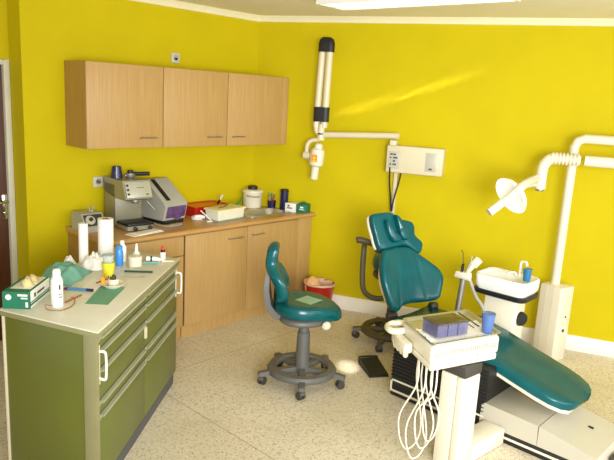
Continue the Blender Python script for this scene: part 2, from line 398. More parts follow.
obj('basket', MB().lathe([(.03, 0), (.036, .012), (.036, .035), (.028, .04)]).box(-.05, -.028, -.01, .01, .012, .028, .003), DSTEEL, g)
obj('coupling', MB().lathe([(.025, 0), (.02, .024)], (0, 0, .035)), BLACK, g)

g = thing('curing_box', 'slanted light grey box with purple front window beside espresso machine', 'device', (-1.145, -.195, ZW), R(7))
prof = [(-.135, .03), (-.165, .145), (-.15, .17), (.07, .33), (.12, .33), (.12, .03)]
obj('housing', MB().rings([[(x, p[0], p[1]) for p in prof] for x in (-.115, .115)]), LGREY, g)
Tf = frame((0, -.1525, .092), (1, 0, 0), (0, -.03, .115))
obj('window', MB().box(-.09, .105, -.045, .052, 0, .005, .002, T=Tf).rings([[(-.02, -.045, .003), (.07, -.045, .003), (.04, -.075, .003)], [(-.02, -.045, .007), (.07, -.045, .007), (.04, -.075, .007)]], T=Tf), mat('purple_window', (96, 70, 112), .15, var=.35, scale=18), g, label='purple transparent window')
Ts = frame((-.05, -.04, .2505), (1, 0, 0), (0, .22, .16))
obj('slot', MB().box(-.02, .02, -.11, .13, 0, .004, T=Ts), BLACK, g)
obj('base', MB().box(-.10, .10, -.14, .11, 0, .03, .004), BLACK, g)
g = tag(obj('power_cable', MB().tube([(-1.305, -.27, .9), (-1.29, -.36, .886), (-1.24, -.43, .8835), (-1.14, -.43, .8835), (-1.11, -.41, .8835), (-1.15, -.395, .8835), (-1.22, -.405, .8835)], .004, 6, 5), LGREY, loc=(-1.2, -.35, ZW)), 'thin grey cable looped on worktop before the purple-window box', 'cable')
tag(obj('paper_sheet', MB().box(-.14, .14, -.05, .05, 0, .004, T=Rz(R(9), (-1.51, -.508, ZW))).box(-.1, .13, -.035, .04, .004, .007, T=Rz(R(14), (-1.50, -.508, ZW))), PAPER, loc=(-1.5, -.5, ZW)), 'white folded sheets lying in front of the espresso machine', 'paper')

g = tag(obj('tissue_wad', MB().lathe([(.05, 0), (.055, .012), (.035, .026), (.01, .03)], (-.865, -.285, ZW), 12).tube([(-.90, -.30, .9), (-.86, -.315, .905), (-.82, -.325, .893)], .012, 8, 3), PAPER, loc=(-.865, -.285, ZW)), 'crumpled white tissue on worktop before the red box', 'tissue')
g = tag(obj('spatula', MB().tube([(-.885, -.355, .96), (-.83, -.42, .886)], .005, 6).box(-.03, .05, -.014, .014, 0, .007, T=Rz(R(-15), (-.845, -.43, ZW))), WHITE, loc=(-.86, -.3, ZW)), 'white plastic spatula leaning by the crumpled tissue', 'spatula')
g = thing('red_box', 'red plastic box with orange lining behind the ivory box', 'box', (-.675, -.135, ZW))
def tray(hx, hy, h, t=.008, flare=.012):
    return MB().rings([rrect(hx-flare, hy-flare, .02, 0), rrect(hx, hy, .025, h), rrect(hx-t, hy-t, .02, h), rrect(hx-flare-t, hy-flare-t, .015, .01)])
obj('shell', tray(.185, .115, .085), RED, g)
obj('lining', MB().rings([rrect(.164, .094, .02, .011), rrect(.172, .1, .02, .078)]), ORANGE, g, label='orange contents')
g = thing('ivory_box', 'ivory lidded plastic box standing on a green glass plate', 'box', (-.66, -.395, ZW+.0085), R(6))
obj('shell', MB().rings([rrect(.15, .075, .012, 0), rrect(.158, .083, .014, .075)]), IVORYB, g)
obj('lid', MB().rings([rrect(.166, .091, .014, .075), rrect(.167, .092, .014, .088), rrect(.15, .075, .012, .092)]), IVORY, g)
tag(obj('glass_plate', MB().rings([rrect(.185, .1, .01, z) for z in (0, .008)], T=Rz(R(6), (-.655, -.40, ZW))), GGLASS, loc=(-.655, -.4, ZW)), 'green glass plate under the ivory lidded box', 'plate')
tag(obj('metal_spatula', MB().tube([(-.74, -.42, .9815), (-.66, -.39, .983), (-.60, -.36, .99)], [.006, .006, .004], 6).box(-.02, .03, -.008, .008, -.001, .001, T=Rz(R(15), (-.74, -.42, .9805))), BROWN, loc=(-.68, -.39, .98)), 'metal modelling spatula lying on the ivory box lid', 'spatula')
g = thing('green_brush', 'bright green handled brush lying between ivory box and white jar', 'brush', (-.345, -.165, ZW))
obj('handle', MB().tube([(-.04, 0, .03), (.03, .02, .05), (.13, .05, .095)], [.014, .012, .005], 8), GREENT, g)
obj('bristles', MB().tube([(-.075, -.01, .02), (-.04, 0, .03)], [.02, .014], 8), DGREEN, g)
g = thing('mixing_spatula', 'white spatula with black handle resting on the red box rim', 'spatula', (-.55, -.18, ZW+.087))
obj('handle', MB().tube([(-.04, -.03, .005), (.01, 0, .035), (.03, .01, .05)], .009, 8), BLACK, g)
obj('blade', MB().tube([(.0, -.01, .03), (.03, .005, .06), (.045, .012, .07)], [.008, .012, .006], 8), CREAM, g)

JX, JY = -.10, -.112
g = thing('white_jar', 'round white jar with black screw knob standing behind the sink', 'jar', (JX, JY, ZW))
obj('body', MB().lathe([(.076, 0), (.083, .008), (.088, .13), (.092, .14), (.092, .148)], seg=32), CREAM, g)
obj('lid', MB().lathe([(.098, .146), (.1, .154), (.098, .162), (.085, .17), (.03, .172)], seg=32), CREAM, g)
obj('knob', MB().lathe([(.044, .171), (.044, .198), (.036, .203)], seg=24), BLACK, g)
obj('handle', MB().tube([(-.088, -.02, .12), (-.10, -.09, .12), (-.03, -.115, .115), (.0, -.092, .12)], .0045, 6, 4), STEEL, g)
PX, PY = .038, -.232
g = thing('pen_cup', 'dark blue cup of pens beside the white jar', 'pen cup', (PX, PY, ZW))
obj('cup', MB().lathe([(.035, 0), (.04, .07), (.037, .07), (.033, .01)]), NAVY, g)
for k, (a, b_, mm) in enumerate((( -.02, .01, ORANGE), (.0, -.02, REDCAP), (.02, .0, BLUEC), (.015, .02, BLUEC), (-.01, .02, GREENT))):
    tag(obj('pen', MB().tube([(PX+a*.4, PY+b_*.4, ZW+.012), (PX+a*1.5, PY+b_*1.5, ZW+.11+.008*k)], .0055, 8), mm, loc=(PX, PY, ZW+.012)), ['orange pen in the dark blue cup', 'red pen in the dark blue cup', 'right one of the two blue pens in the dark blue cup', 'rear one of the two blue pens in the dark blue cup', 'green pen in the dark blue cup'][k], 'pen', 'pens in the blue cup')
g = thing('canister', 'tall navy blue canister on worktop beside the pen cup', 'canister', (.088, -.345, ZW))
obj('body', MB().lathe([(.036, 0), (.037, .003), (.037, .165), (.034, .168)]), NAVY, g)
obj('lid', MB().lathe([(.038, .166), (.038, .185), (.03, .19)]), BLACK, g)
def glove_box(loc, rz, label, sc=(.125, .265, .082), glove=True):
    g = thing('glove_box', label, 'glove box', loc, rz, 'glove boxes')
    w, l, h = sc
    obj('carton', MB().box(-.001, l, 0, w, 0, h, .001), WHITE, g)
    e = obj('end_panel', MB().box(-.003, -.0005, 0, w, 0, h), GREENB, g, label='green printed carton end')
    obj('emblem', MB().lathe([(.014, 0), (.014, .0015), (.009, .0015)], T=align((-.003, w*.77, h*.7), (-1, 0, 0))), WHITE, e)
    obj('print', MB().box(-.0045, -.003, w*.05, w*.42, h*.78, h*.9).box(-.0045, -.003, w*.05, w*.3, h*.62, h*.7).box(-.0045, -.003, w*.04, w*.13, h*.12, h*.42), PAPER, e)
    obj('stripe', MB().box(.0, l, -.0015, 0, h*.12, h*.24).box(.0, l, -.0015, 0, h*.30, h*.36).box(0, l*.05, -.0015, 0, 0, h), GREENB, g)
    obj('lettering', MB().box(.1, .19, -.0015, 0, h*.56, h*.68).box(.06, .08, -.0015, 0, h*.5, h*.75), INK, g)
    obj('top_panel', MB().box(0, l, 0, .012, h, h+.0015).box(0, l, w-.012, w, h, h+.0015).box(0, .05, .012, w-.012, h, h+.0015), GREENB, g)
    if glove:
        gl = MB()
        rg = random.Random(3)
        for k in range(7):
            x = l*.3+l*.6*rg.random(); y = w*.5+w*.22*(rg.random()-.5)
            gl.tube([(x-.03, y-.02, h-.002), (x-.01, y, h+.012+.012*rg.random()), (x+.012, y+.012, h+.01), (x+.035, y+.02*rg.random(), h+.001)], [.014, .016, .014, .008], 8, 3)
        obj('gloves', gl, LATEX, g)
    return g
# ------------------------------------------------------------------ glove box on the worktop (green end away from the jar)
g = thing('glove_box', 'white and green glove box at right end of worktop', 'glove box', (.118, -.488, ZW), R(-68), 'glove boxes')
obj('carton', MB().box(-.10, .008, -.055, .055, 0, .078, .001), WHITE, g)
obj('end_panel', MB().box(.0085, .108, -.055, .055, 0, .078, .001), GREENB, g, label='green carton end')
obj('lettering', MB().box(-.08, -.03, -.057, -.0551, .03, .04).box(-.075, -.055, -.057, -.0551, .048, .062), INK, g)
obj('tissue', MB().lathe([(.03, 0), (.035, .008), (.015, .018)], (.06, 0, .078), 9), GREENB, g)
obj('emblem', MB().box(.04, .09, -.057, -.0551, .03, .036).box(.05, .08, -.057, -.0551, .045, .06), PAPER, g)

# ------------------------------------------------------------------ green drawer cabinet
G0 = Vector((-2.685, -1.962, 0)); GU = Vector((.780, .626, 0)); GW_ = Vector((-.353, .936, 0))
TG = Matrix(((GU.x, GW_.x, 0, G0.x), (GU.y, GW_.y, 0, G0.y), (0, 0, 1, 0), (0, 0, 0, 1)))
GL, GD, GH = 1.299, .573, .85
gc = thing('drawer_cabinet', 'olive green mobile drawer cabinet with cream top in left foreground', 'cabinet', (-2.2, -1.3, 0))
obj('top', MB().box(-.012, GL+.005, -.012, GD+.008, GH-.032, GH, .006, T=TG), GTOP, gc, True, label='cream laminate top')
obj('top_edging', MB().box(-.0135, GL+.0065, -.0135, GD+.0095, GH-.030, GH-.006, .002, T=TG), OLEDGE, gc, True)
obj('carcass', MB().box(.012, GL-.004, .022, GD-.004, .06, GH-.033, T=TG), OLIVED, gc, True)
obj('end_panel', MB().box(.0, .0118, .081, GD-.022, .0, GH-.033, .002, T=TG), OLIVED, gc, True)
obj('corner_post', MB().box(-.004, .0115, .0, .08, .0, GH-.033, .004, T=TG).box(.0, .012, -.004, .006, 0, GH-.033, .002, T=TG), OLEDGE, gc, True)
obj('edge_trim', MB().box(-.004, .011, GD-.021, GD-.003, .0, GH-.033, .002, T=TG), CREAMD, gc, True)
obj('plinth', MB().box(.012, GL-.05, .010, .055, 0, .062, T=TG), KICK, gc, True)
obj('foot', MB().box(GL-.05, GL-.015, .02, .05, 0, .05, .005, T=TG), DGREY, gc, True)
for s0, s1 in ((.014, .648), (.652, GL-.012)):
    lv_ = [.815, .752, .655, .50, .43, .07]
    for k in range(5):
        z1, z0 = lv_[k], lv_[k+1]+.004
        dw = obj('drawer', MB().box(s0, s1, .004, .021, z0, z1-.002, .002, T=TG), OLIVE, gc, True)
        # metal lip along the drawer's top edge
        T2 = TG
        obj('handle', MB().rings([[(x, .004, z1-.001), (x, -.014, z1-.004), (x, -.017, z1-.012), (x, -.011, z1-.012), (x, .004, z1-.026)] for x in (s0+.02, s1-.012)], T=TG).box(s0, s0+.02, .001, .0045, z1-.03, z1-.002, .001, T=TG), LIP, dw, True)
obj('centre_block', MB().box(.638, .664, -.012, .004, .56, .625, .003, T=TG), CREAMD, gc, True)
for s in (.03, GL-.028):
    zz = .745 if s < .5 else .765
    obj('side_handle', MB().tube([(s-.012, .004, zz), (s-.008, -.028, zz+.002), (s-.006, -.036, zz-.02), (s-.006, -.036, zz-.11), (s-.008, -.028, zz-.132), (s-.012, .004, zz-.13)], .007, 8, 3, T=TG), WHITE, gc, True)
    obj('handle_rail', MB().box(s-.02, s-.004, -.003, .004, zz-.16, zz+.03, .001, T=TG), CREAMD, gc, True)

# ------------------------------------------------------------------ things on the green cabinet
ZG = GH
glove_box((-2.79, -1.515, ZG), R(45), 'green and white glove box with loose latex gloves on green cabinet')
g = thing('spray_bottle', 'white aerosol bottle with rounded cap beside the glove box', 'bottle', (-2.668, -1.548, ZG))
obj('body', MB().lathe([(.027, 0), (.029, .004), (.029, .125), (.026, .14), (.02, .15)]), WHITE, g)
obj('cap', MB().lathe([(.019, .15), (.019, .178), (.014, .188), (.006, .19)]), WHITE, g)
obj('print', MB().box(-.004, .004, -.0305, -.0285, .09, .115).box(-.006, .012, -.0305, -.0285, .05, .054).box(-.006, .01, -.0305, -.0285, .065, .069), INK, g)
tag(obj('wire_glasses', MB().tube([(-2.735, -1.575, ZG+.004), (-2.72, -1.612, ZG+.006), (-2.69, -1.628, ZG+.003)], .0022, 6, 4).tube([(-2.69, -1.628, ZG+.003), (-2.64, -1.615, ZG+.003), (-2.595, -1.575, ZG+.004), (-2.575, -1.54, ZG+.02), (-2.60, -1.55, ZG+.03)], .0025, 6, 4).tube([(-2.735, -1.575, ZG+.004), (-2.738, -1.57, ZG+.026), (-2.71, -1.59, ZG+.02)], .002, 6, 4), BROWN, loc=(-2.66, -1.6, ZG)), 'thin brown framed glasses folded in front of the aerosol bottle', 'glasses')
# teal tissue: a crumpled mound
def mound(cx, cy, hx, hy, rot, h, seed, nx=22, ny=16):
    rg = random.Random(seed); ph = [(rg.uniform(0, 6.3), rg.uniform(5, 16), rg.uniform(0, 6.3)) for _ in range(5)]
    b2 = bmesh.new(); V = []
    for j in range(ny+1):
        row = []
        for i in range(nx+1):
            u, v = -1+2*i/nx, -1+2*j/ny
            z = h*max(0, 1-abs(u)**2.5)*max(0, 1-abs(v)**2.5)**.8
            z *= 1+.16*sum(math.sin(a+f*(u*math.cos(t)+v*math.sin(t))) for a, f, t in ph)/2
            row.append(b2.verts.new((u*hx*(1+.05*math.sin(7*v+seed)), v*hy*(1+.06*math.sin(6*u+seed)), max(z, 0)+.0015)))
        V.append(row)
    for j in range(ny):
        for i in range(nx): b2.faces.new((V[j][i], V[j][i+1], V[j+1][i+1], V[j+1][i]))
    m_ = MB(); m_._merge(b2, Rz(rot, (cx, cy, ZG))); return m_
tag(obj('teal_napkin', mound(-2.43, -1.125, .145, .105, R(40), .075, 2), TEALP, loc=(-2.43, -1.12, ZG), sharp=180), 'crumpled teal paper napkins behind the aerosol bottle on green cabinet', 'napkin')
tag(obj('tissue_packet', mound(-2.195, -1.035, .065, .065, R(30), .075, 5), PAPER, loc=(-2.195, -1.035, ZG), sharp=180), 'white tissue packet next to the teal napkins', 'tissue')
tag(obj('swab_pack', mound(-2.30, -.93, .05, .03, R(40), .055, 8), PAPER, loc=(-2.30, -.93, ZG), sharp=180), 'small white swab pack behind the teal napkins', 'swabs')
g = thing('paper_roll', 'thin white paper roll standing upright, left one of two', 'paper roll', (-2.19, -.90, ZG), 0, 'paper rolls')
obj('sheet', MB().lathe([(.028, 0), (.028, .245), (.012, .245), (.012, .235)], seg=28), PAPER, g)
g = thing('paper_roll', 'thick white paper towel roll standing upright, right one of two', 'paper roll', (-2.055, -.925, ZG), 0, 'paper rolls')
obj('sheet', MB().lathe([(.047, 0), (.047, .265), (.02, .265), (.02, .255)], seg=32), PAPER, g)
obj('core', MB().lathe([(.02, .225), (.02, .266), (.016, .266), (.016, .225)], seg=20), BROWN, g)
g = thing('yellow_cup', 'yellow plastic cup beside the blue bottle', 'cup', (-2.215, -1.235, ZG))
obj('cup', MB().lathe([(.028, 0), (.037, .08), (.035, .08), (.026, .004)]), YCUP, g)
g = thing('glass_tumbler', 'clear glass tumbler nested in the yellow cup', 'glass', (-2.215, -1.235, ZG+.006))
obj('glass', MB().lathe([(.022, 0), (.034, .12), (.032, .12), (.021, .006)]), GLASS, g)
obj('rim', MB().lathe([(.034, .117), (.0345, .121), (.032, .121)]), GGLASS, g)
g = thing('blue_bottle', 'blue translucent bottle behind the yellow cup', 'bottle', (-2.05, -1.075, ZG))
obj('body', MB().lathe([(.022, 0), (.023, .004), (.023, .085), (.018, .1), (.018, .104)]), BLUEB, g)
obj('cap', MB().lathe([(.02, .104), (.02, .118), (.012, .124)]), BLUEB, g)
g = thing('white_bottle', 'white bottle with screw cap right behind the blue bottle', 'bottle', (-1.985, -1.0, ZG))
obj('body', MB().lathe([(.024, 0), (.025, .004), (.025, .09), (.014, .108), (.012, .112)]), WHITE, g)
obj('cap', MB().lathe([(.013, .112), (.013, .13), (.01, .132)]), WHITE, g)
g = thing('white_pot', 'low round white lidded pot in middle of green cabinet top', 'pot', (-1.99, -1.155, ZG))
obj('body', MB().lathe([(.038, 0), (.04, .003), (.04, .05), (.037, .052)], seg=28), CREAM, g)
obj('lid', MB().lathe([(.0415, .05), (.0415, .062), (.036, .066)], seg=28), CREAM, g)
g = thing('dropper_bottle', 'white dropper bottle with long nozzle behind the low white pot', 'bottle', (-1.925, -1.065, ZG))
obj('body', MB().lathe([(.02, 0), (.021, .003), (.021, .055), (.012, .068)]), WHITE, g)
obj('nozzle', MB().lathe([(.011, .066), (.009, .085), (.005, .115), (.003, .118)]), WHITE, g)
def quad(pts, t=.0015, z=ZG): return MB().prism(pts, z, z+t)
tag(obj('green_card', quad([(-2.553, -1.602), (-2.474, -1.683), (-2.255, -1.485), (-2.345, -1.385)]), GRCARD, loc=(-2.42, -1.54, ZG)), 'flat green paper card lying under the round white dish', 'card')
g = thing('round_dish', 'shallow round white dish on the green card', 'dish', (-2.305, -1.44, ZG+.002))
obj('dish', MB().lathe([(.04, 0), (.06, .016), (.064, .023), (.06, .023), (.04, .006)], seg=32), CREAM, g)
g = thing('dappen_pot', 'small white pot with metal burs standing in the round dish', 'pot', (-2.300, -1.438, ZG+.0085))
obj('pot', MB().lathe([(.028, 0), (.03, .034), (.025, .038), (.022, .03)]), CREAM, g)
obj('burs', MB().lathe([(.008, .026), (.012, .042), (.006, .05), (.01, .055), (.004, .062)], (.0, .0, 0), 10).lathe([(.006, .03), (.008, .05), (.002, .054)], (.012, .006, 0), 8).lathe([(.005, .03), (.007, .048), (.002, .052)], (-.012, .004, 0), 8), BROWNG, g)
tag(obj('yellow_foil', MB().rings([[(-.02, -.012, 0), (.02, -.012, 0), (.02, .012, 0), (-.02, .012, 0)], [(-.026, -.004, .045), (.012, -.008, .05), (.014, .004, .05), (-.024, .008, .045)]], T=Rz(R(60), (-2.345, -1.41, ZG+.018))), STICK, loc=(-2.345, -1.41, ZG+.018)), 'yellow wedge leaning in the round white dish', 'wedge')
g = thing('marker_pen', 'blue marker pen with dark cap in front of the teal napkins', 'pen', (-2.47, -1.395, ZG))
obj('barrel', MB().tube([(-.045, .048, .009), (.02, -.032, .009)], .0075, 8), DBLUE, g)
obj('cap', MB().tube([(.02, -.032, .009), (.042, -.059, .009)], .0082, 8).tube([(-.045, .048, .009), (-.055, .06, .009)], .006, 8), NAVY, g)
tag(obj('red_pencil', MB().tube([(-2.575, -1.355, ZG+.006), (-2.50, -1.325, ZG+.006)], .0055, 6), RED, loc=(-2.55, -1.34, ZG)), 'short red pencil beside the aerosol bottle', 'pencil')
tag(obj('paper_slip', quad([(-2.46, -1.37), (-2.41, -1.44), (-2.27, -1.32), (-2.32, -1.25)], .001), PAPER, loc=(-2.36, -1.34, ZG)), 'white paper slip beside the round dish', 'paper')
tag(obj('wooden_stick', MB().tube([(-2.62, -1.535, ZG+.004), (-2.505, -1.475, ZG+.004)], .0045, 6), BROWN, loc=(-2.56, -1.5, ZG)), 'flat brown wooden stick left of the green card', 'stick')
tag(obj('orange_stick', MB().tube([(-2.345, -1.335, ZG+.005), (-2.25, -1.30, ZG+.005), (-2.235, -1.27, ZG+.008)], .004, 6), BROWN, loc=(-2.3, -1.32, ZG)), 'brown stick lying on the paper slip behind the round dish', 'stick')
tag(obj('green_pen', MB().tube([(-2.105, -1.225, ZG+.0065), (-1.985, -1.335, ZG+.0065)], .0062, 8), DGREEN, loc=(-2.04, -1.28, ZG)), 'dark green pen near the front edge of green cabinet top', 'pen')
tag(obj('dental_probe', MB().tube([(-2.175, -1.305, ZG+.004), (-2.09, -1.375, ZG+.004), (-2.075, -1.395, ZG+.008)], .0028, 6), STEEL, loc=(-2.13, -1.34, ZG)), 'thin metal dental probe between the dish and the green pen', 'dental probe', 'metal probes')
tag(obj('dental_probe', MB().tube([(-2.02, -1.185, ZG+.004), (-1.87, -1.275, ZG+.004), (-1.855, -1.28, ZG+.008)], .0028, 6), STEEL, loc=(-1.95, -1.23, ZG)), 'thin metal dental probe in front of the low white pot', 'dental probe', 'metal probes')
g = thing('cement_tube', 'white cement tube with dark band near far end of green cabinet', 'tube', (-1.82, -1.125, ZG))
obj('body', MB().tube([(-.05, .035, .017), (0, 0, .014), (.04, -.03, .006)], [.017, .014, .006], 10), WHITE, g)
obj('band', MB().tube([(-.03, .021, .0165), (-.02, .014, .0165)], [.0175, .017], 10), DGREY, g)
tag(obj('teal_syringe', MB().tube([(-1.925, -1.135, ZG+.0075), (-1.845, -1.185, ZG+.0075)], .007, 8), TEALP, loc=(-1.88, -1.16, ZG)), 'teal syringe beside the white cement tube', 'syringe')
tag(obj('small_tube', MB().tube([(-1.81, -1.17, ZG+.007), (-1.74, -1.20, ZG+.004)], [.007, .003], 8), CREAM, loc=(-1.78, -1.18, ZG)), 'small white tube in front of the red-capped bottle', 'tube')
g = thing('red_cap_bottle', 'small white bottle with amber neck and red cap', 'bottle', (-1.765, -1.115, ZG))
obj('body', MB().lathe([(.017, 0), (.018, .003), (.018, .045), (.013, .05)]), WHITE, g)
obj('neck', MB().lathe([(.0135, .05), (.0135, .064), (.011, .066)]), DBROWN, g)
obj('cap', MB().lathe([(.012, .066), (.011, .083), (.008, .086)]), REDCAP, g)

# ------------------------------------------------------------------ operator stool
def caster(parent, x, y, a):
    T = Rz(a, (x, y, 0))
    c = obj('caster', MB().lathe([(.012, .05), (.012, .075)]).box(-.018, .022, -.012, .012, .035, .058, .006).bm and MB().lathe([(.012, .05), (.014, .085)], (0, 0, 0), 12, T).box(-.022, .02, -.02, .02, .036, .058, .008, T), GREYP, parent)
    for s in (-1, 1):
        obj('wheel', MB().lathe([(.026, -.008), (.028, -.004), (.028, .004), (.026, .008)], T=T @ align((-.01, s*.014, .028), (0, 1, 0))), DGREY, c)
def stool_base(p, r_ring, r_cast, a0, m_, ringz=.1):
    n = 40; rg = []
    for i in range(n+1):
        a = 2*math.pi*i/n
        sec = [(-.03, -.014), (.03, -.022), (.033, -.005), (.02, .016), (-.022, .02), (-.034, .004)]
        rg.append([((r_ring+s)*math.cos(a), (r_ring+s)*math.sin(a), ringz+z) for s, z in sec])
    b_ = MB(); b_.rings(rg, False, False)
    for k in range(5):
        a = a0+2*math.pi*k/5; T = Rz(a)
        b_.rings([[(x, -w, z0), (x, w, z0), (x, w*.8, z1), (x, -w*.8, z1)] for x, w, z0, z1 in ((.02, .026, .075, .115), (r_ring, .024, .07, .105), (r_cast+.022, .022, .068, .092))], T=T)
    obj('base', b_, m_, p)
    for k in range(5):
        a = a0+2*math.pi*k/5; caster(p, r_cast*math.cos(a), r_cast*math.sin(a), a+R(40))
st = thing('operator_stool', 'teal saddle stool with backrest on grey casters in front of sink unit', 'stool', (-1.03, -1.70, 0), R(-47))
stool_base(st, .205, .285, R(55), GREYP)
obj('column', MB().lathe([(.058, .08), (.05, .13), (.042, .36), (.036, .365), (.034, .46)], seg=24), GREYP, st)
ol = []
for k in range(28):
    a = 2*math.pi*k/28; c_, s_ = math.cos(a), math.sin(a)
    ol.append((.225*c_*(1 if c_ > 0 else .93)+.0, .20*s_*(1-.18*c_)))
seatm = MB().cushion([(p[0]*1.06+.01, p[1]*1.05) for p in ol], .09, .042, n=56, dome=.05)
for v in seatm.bm.verts:
    x, y = v.co.x, v.co.y
    v.co.z += .535+.02*(x/-.2 if x < 0 else 0)*.6-.03*max(0, (x-.05)/.18)**2+.012*(abs(y)/.2)**2
obj('seat', seatm, TEAL, st)
obj('seat_pan', MB().cushion([(p[0]*.86, p[1]*.86) for p in ol], .05, .03, Matrix.Translation((0, 0, .468))), GREYP, st)
# grey carrier sweeping up from under the seat to the backrest
sec = []
for (x, z, w, t) in ((.02, .46, .06, .02), (-.12, .465, .07, .022), (-.2, .49, .075, .022), (-.245, .55, .08, .02), (-.262, .66, .09, .018), (-.258, .76, .07, .014), (-.25, .82, .05, .01)):
    i = len(sec); tx, tz = ((1, .0), (1, .0), (.85, -.5), (.45, -.9), (.05, -1), (0, -1), (0, -1))[i]
    nx, nz = tz, -tx
    sec.append([(x-nx*t, -w, z-nz*t), (x-nx*t, w, z-nz*t), (x+nx*t, w, z+nz*t), (x+nx*t, -w, z+nz*t)])
cr = MB().rings([[tuple(q) for q in zip(*[c_ for c_ in zip(*s_)])] for s_ in sec]); 
obj('back_carrier', cr, GREYP, st, sharp=50)
bo = [(-.15, -.14), (-.17, -.06), (-.16, .02), (-.11, .08), (-.10, .15), (-.08, .2), (0, .215), (.08, .2), (.10, .15), (.11, .08), (.16, .02), (.17, -.06), (.15, -.14), (.08, -.18), (0, -.19), (-.08, -.18)]
bk = MB().cushion(bo, .075, .035, n=64)
for v in bk.bm.verts: v.co.z += 1.6*v.co.x**2+.026*math.sin(-v.co.y*15-.3)
bmesh.ops.transform(bk.bm, matrix=frame((-.215, 0, .755), (0, 1, 0), (-.08, 0, 1)), verts=bk.bm.verts)
obj('backrest', bk, TEAL, st)
obj('knob', MB().lathe([(.026, 0), (.03, .01), (.03, .02), (.02, .03)], T=align((.14, -.12, .46), (.25, -1, .0))).tube([(.08, -.05, .46), (.14, -.12, .46)], .008), SOCKW, st, label='pale grey adjusting knob')
tag(obj('paper_napkin', MB().box(-.065, .065, -.065, .065, 0, .002, T=Matrix.Translation((-1.02, -1.72, .5865)) @ Matrix.Rotation(R(5), 4, 'Z')), NAPK, loc=(-1.02, -1.72, .5865)), 'square pale green napkin lying on the saddle stool seat', 'napkin')

# ------------------------------------------------------------------ waste bin
bx, by = .135, -.80
g = thing('waste_bin', 'red plastic waste bin by the right wall behind the stool', 'bin', (bx, by, 0))
obj('bucket', MB().lathe([(.105, 0), (.11, .005), (.135, .25), (.142, .265), (.138, .27), (.13, .265), (.104, .02)], seg=32), RED, g)
bag = MB()
rg = []
for q, z, w in ((.1425, .262, .002), (.146, .272, .003), (.142, .282, .005), (.130, .278, .005), (.122, .255, .004), (.112, .18, .004)):
    rg.append([((q+w*math.sin(7*a+z*90))*math.cos(a), (q+w*math.sin(7*a+z*90))*math.sin(a), z-(.0 if z < .25 else .012*max(0, math.cos(a+.4)))) for a in [2*math.pi*i/40 for i in range(40)]])
bag.rings(rg, False, False); obj('bag_rim', bag, BAG, g, sharp=180)
obj('crumpled_bag', MB().lathe([(.07, .2), (.075, .25), (.05, .305), (.02, .33), (.005, .335)], (-.055, .035, 0), 9), mat('peach_bag', (244, 190, 130), .6, var=.2, scale=25), g)

# ------------------------------------------------------------------ foot pedal
g = thing('foot_pedal', 'black wedge foot pedal lying on the floor beside the dental chair', 'foot pedal', (-.50, -1.92, 0), 0)
Tp = Matrix(((-.46, .80, 0, 0), (-.89, -.60, 0, 0), (0, 0, 1, 0), (0, 0, 0, 1)))
Tp = Rz(R(25)) @ Matrix.Identity(4)
obj('tread', MB().rings([[(x, -.12, .006), (x, .10, .006), (x, .10, .05), (x, -.12, .02)] for x in (-.07, .07)], T=Rz(R(-33))), BLACK, g)
obj('hinge', MB().box(-.075, .075, .10, .135, 0, .06, .012, T=Rz(R(-33))), BLACK, g)
obj('sole', MB().box(-.073, .073, -.125, .11, 0, .006, T=Rz(R(-33))), DGREY, g)

# ------------------------------------------------------------------ assistant stool behind the dental chair
s2 = thing('assistant_stool', 'second stool with curved arm support behind the dental chair', 'stool', (.06, -1.66, 0), R(-47))
stool_base(s2, .205, .285, R(175), BROWNG)
obj('column', MB().lathe([(.055, .08), (.045, .13), (.038, .4), (.032, .58)], seg=20), BROWNG, s2)
sm = MB().cushion([(p[0]*.9, p[1]*.95) for p in ol], .14, .05, n=56, dome=.05, T=Matrix.Translation((0, 0, .66)))
obj('seat', sm, TEAL, s2)
obj('seat_pan', MB().cushion([(p[0]*.8, p[1]*.8) for p in ol], .05, .03, T=Matrix.Translation((-.01, 0, .56))), BROWNG, s2)
AO = RT*.035
AW = [tuple(Vector(p)+AO) for p in ((-.335, -1.59, .855), (-.360, -1.605, .80), (-.368, -1.615, .62), (-.360, -1.63, .51), (-.315, -1.66, .455), (-.22, -1.70, .43), (-.02, -1.68, .43))]
obj('arm_tube', MB().tube(AW, .021, 10, 5), BROWNG, s2, True)
obj('arm_pad', MB().tube([tuple(Vector(p)+AO) for p in ((-.41, -1.57, .89), (-.385, -1.59, .892), (-.31, -1.66, .865), (-.25, -1.72, .835), (-.23, -1.74, .82))], [.026, .04, .042, .036, .022], 12, 3), BROWNG, s2, True)

# ------------------------------------------------------------------ dental chair
CX0, CX1 = -.715, -.255
ch = thing('dental_chair', 'teal reclining dental chair on cream base in middle of room', 'dental chair', (-.45, -2.7, 0))
obj('plinth', MB().box(CX0, CX1, -3.58, -2.225, 0, .066, .003), BLACK, ch, True)
obj('stripe', MB().box(CX0-.004, CX1+.004, -3.585, -2.222, .028, .042, .001).box(CX0-.003, CX0, -2.90, -2.222, .104, .116).box(CX0-.003, CX0, -2.236, -2.222, .042, .116), CREAM, ch, True)
rb = MB(); rb.box(CX0+.004, CX1-.004, -2.90, -2.226, .066, .40)
for k in range(11): rb.box(CX0-.002, CX1+.002, -2.895, -2.222, .135+.024*k, .147+.024*k, .002)
obj('lift_housing', rb, BLACK, ch, True)
prof = [(-2.875, .067), (-2.88, .19), (-2.90, .2), (-3.225, .188), (-3.23, .067)]
obj('base_cover', MB().rings([[(x, p[0], p[1]) for p in prof] for x in (CX0-.002, CX1+.002)]), COVER, ch, True)
prof = [(-3.232, .067), (-3.232, .1877), (-3.55, .13), (-3.585, .067)]
fpn = obj('foot_cover', MB().rings([[(x, p[0], p[1]) for p in prof] for x in (CX0-.002, CX1+.002)]), COVER, ch, True)
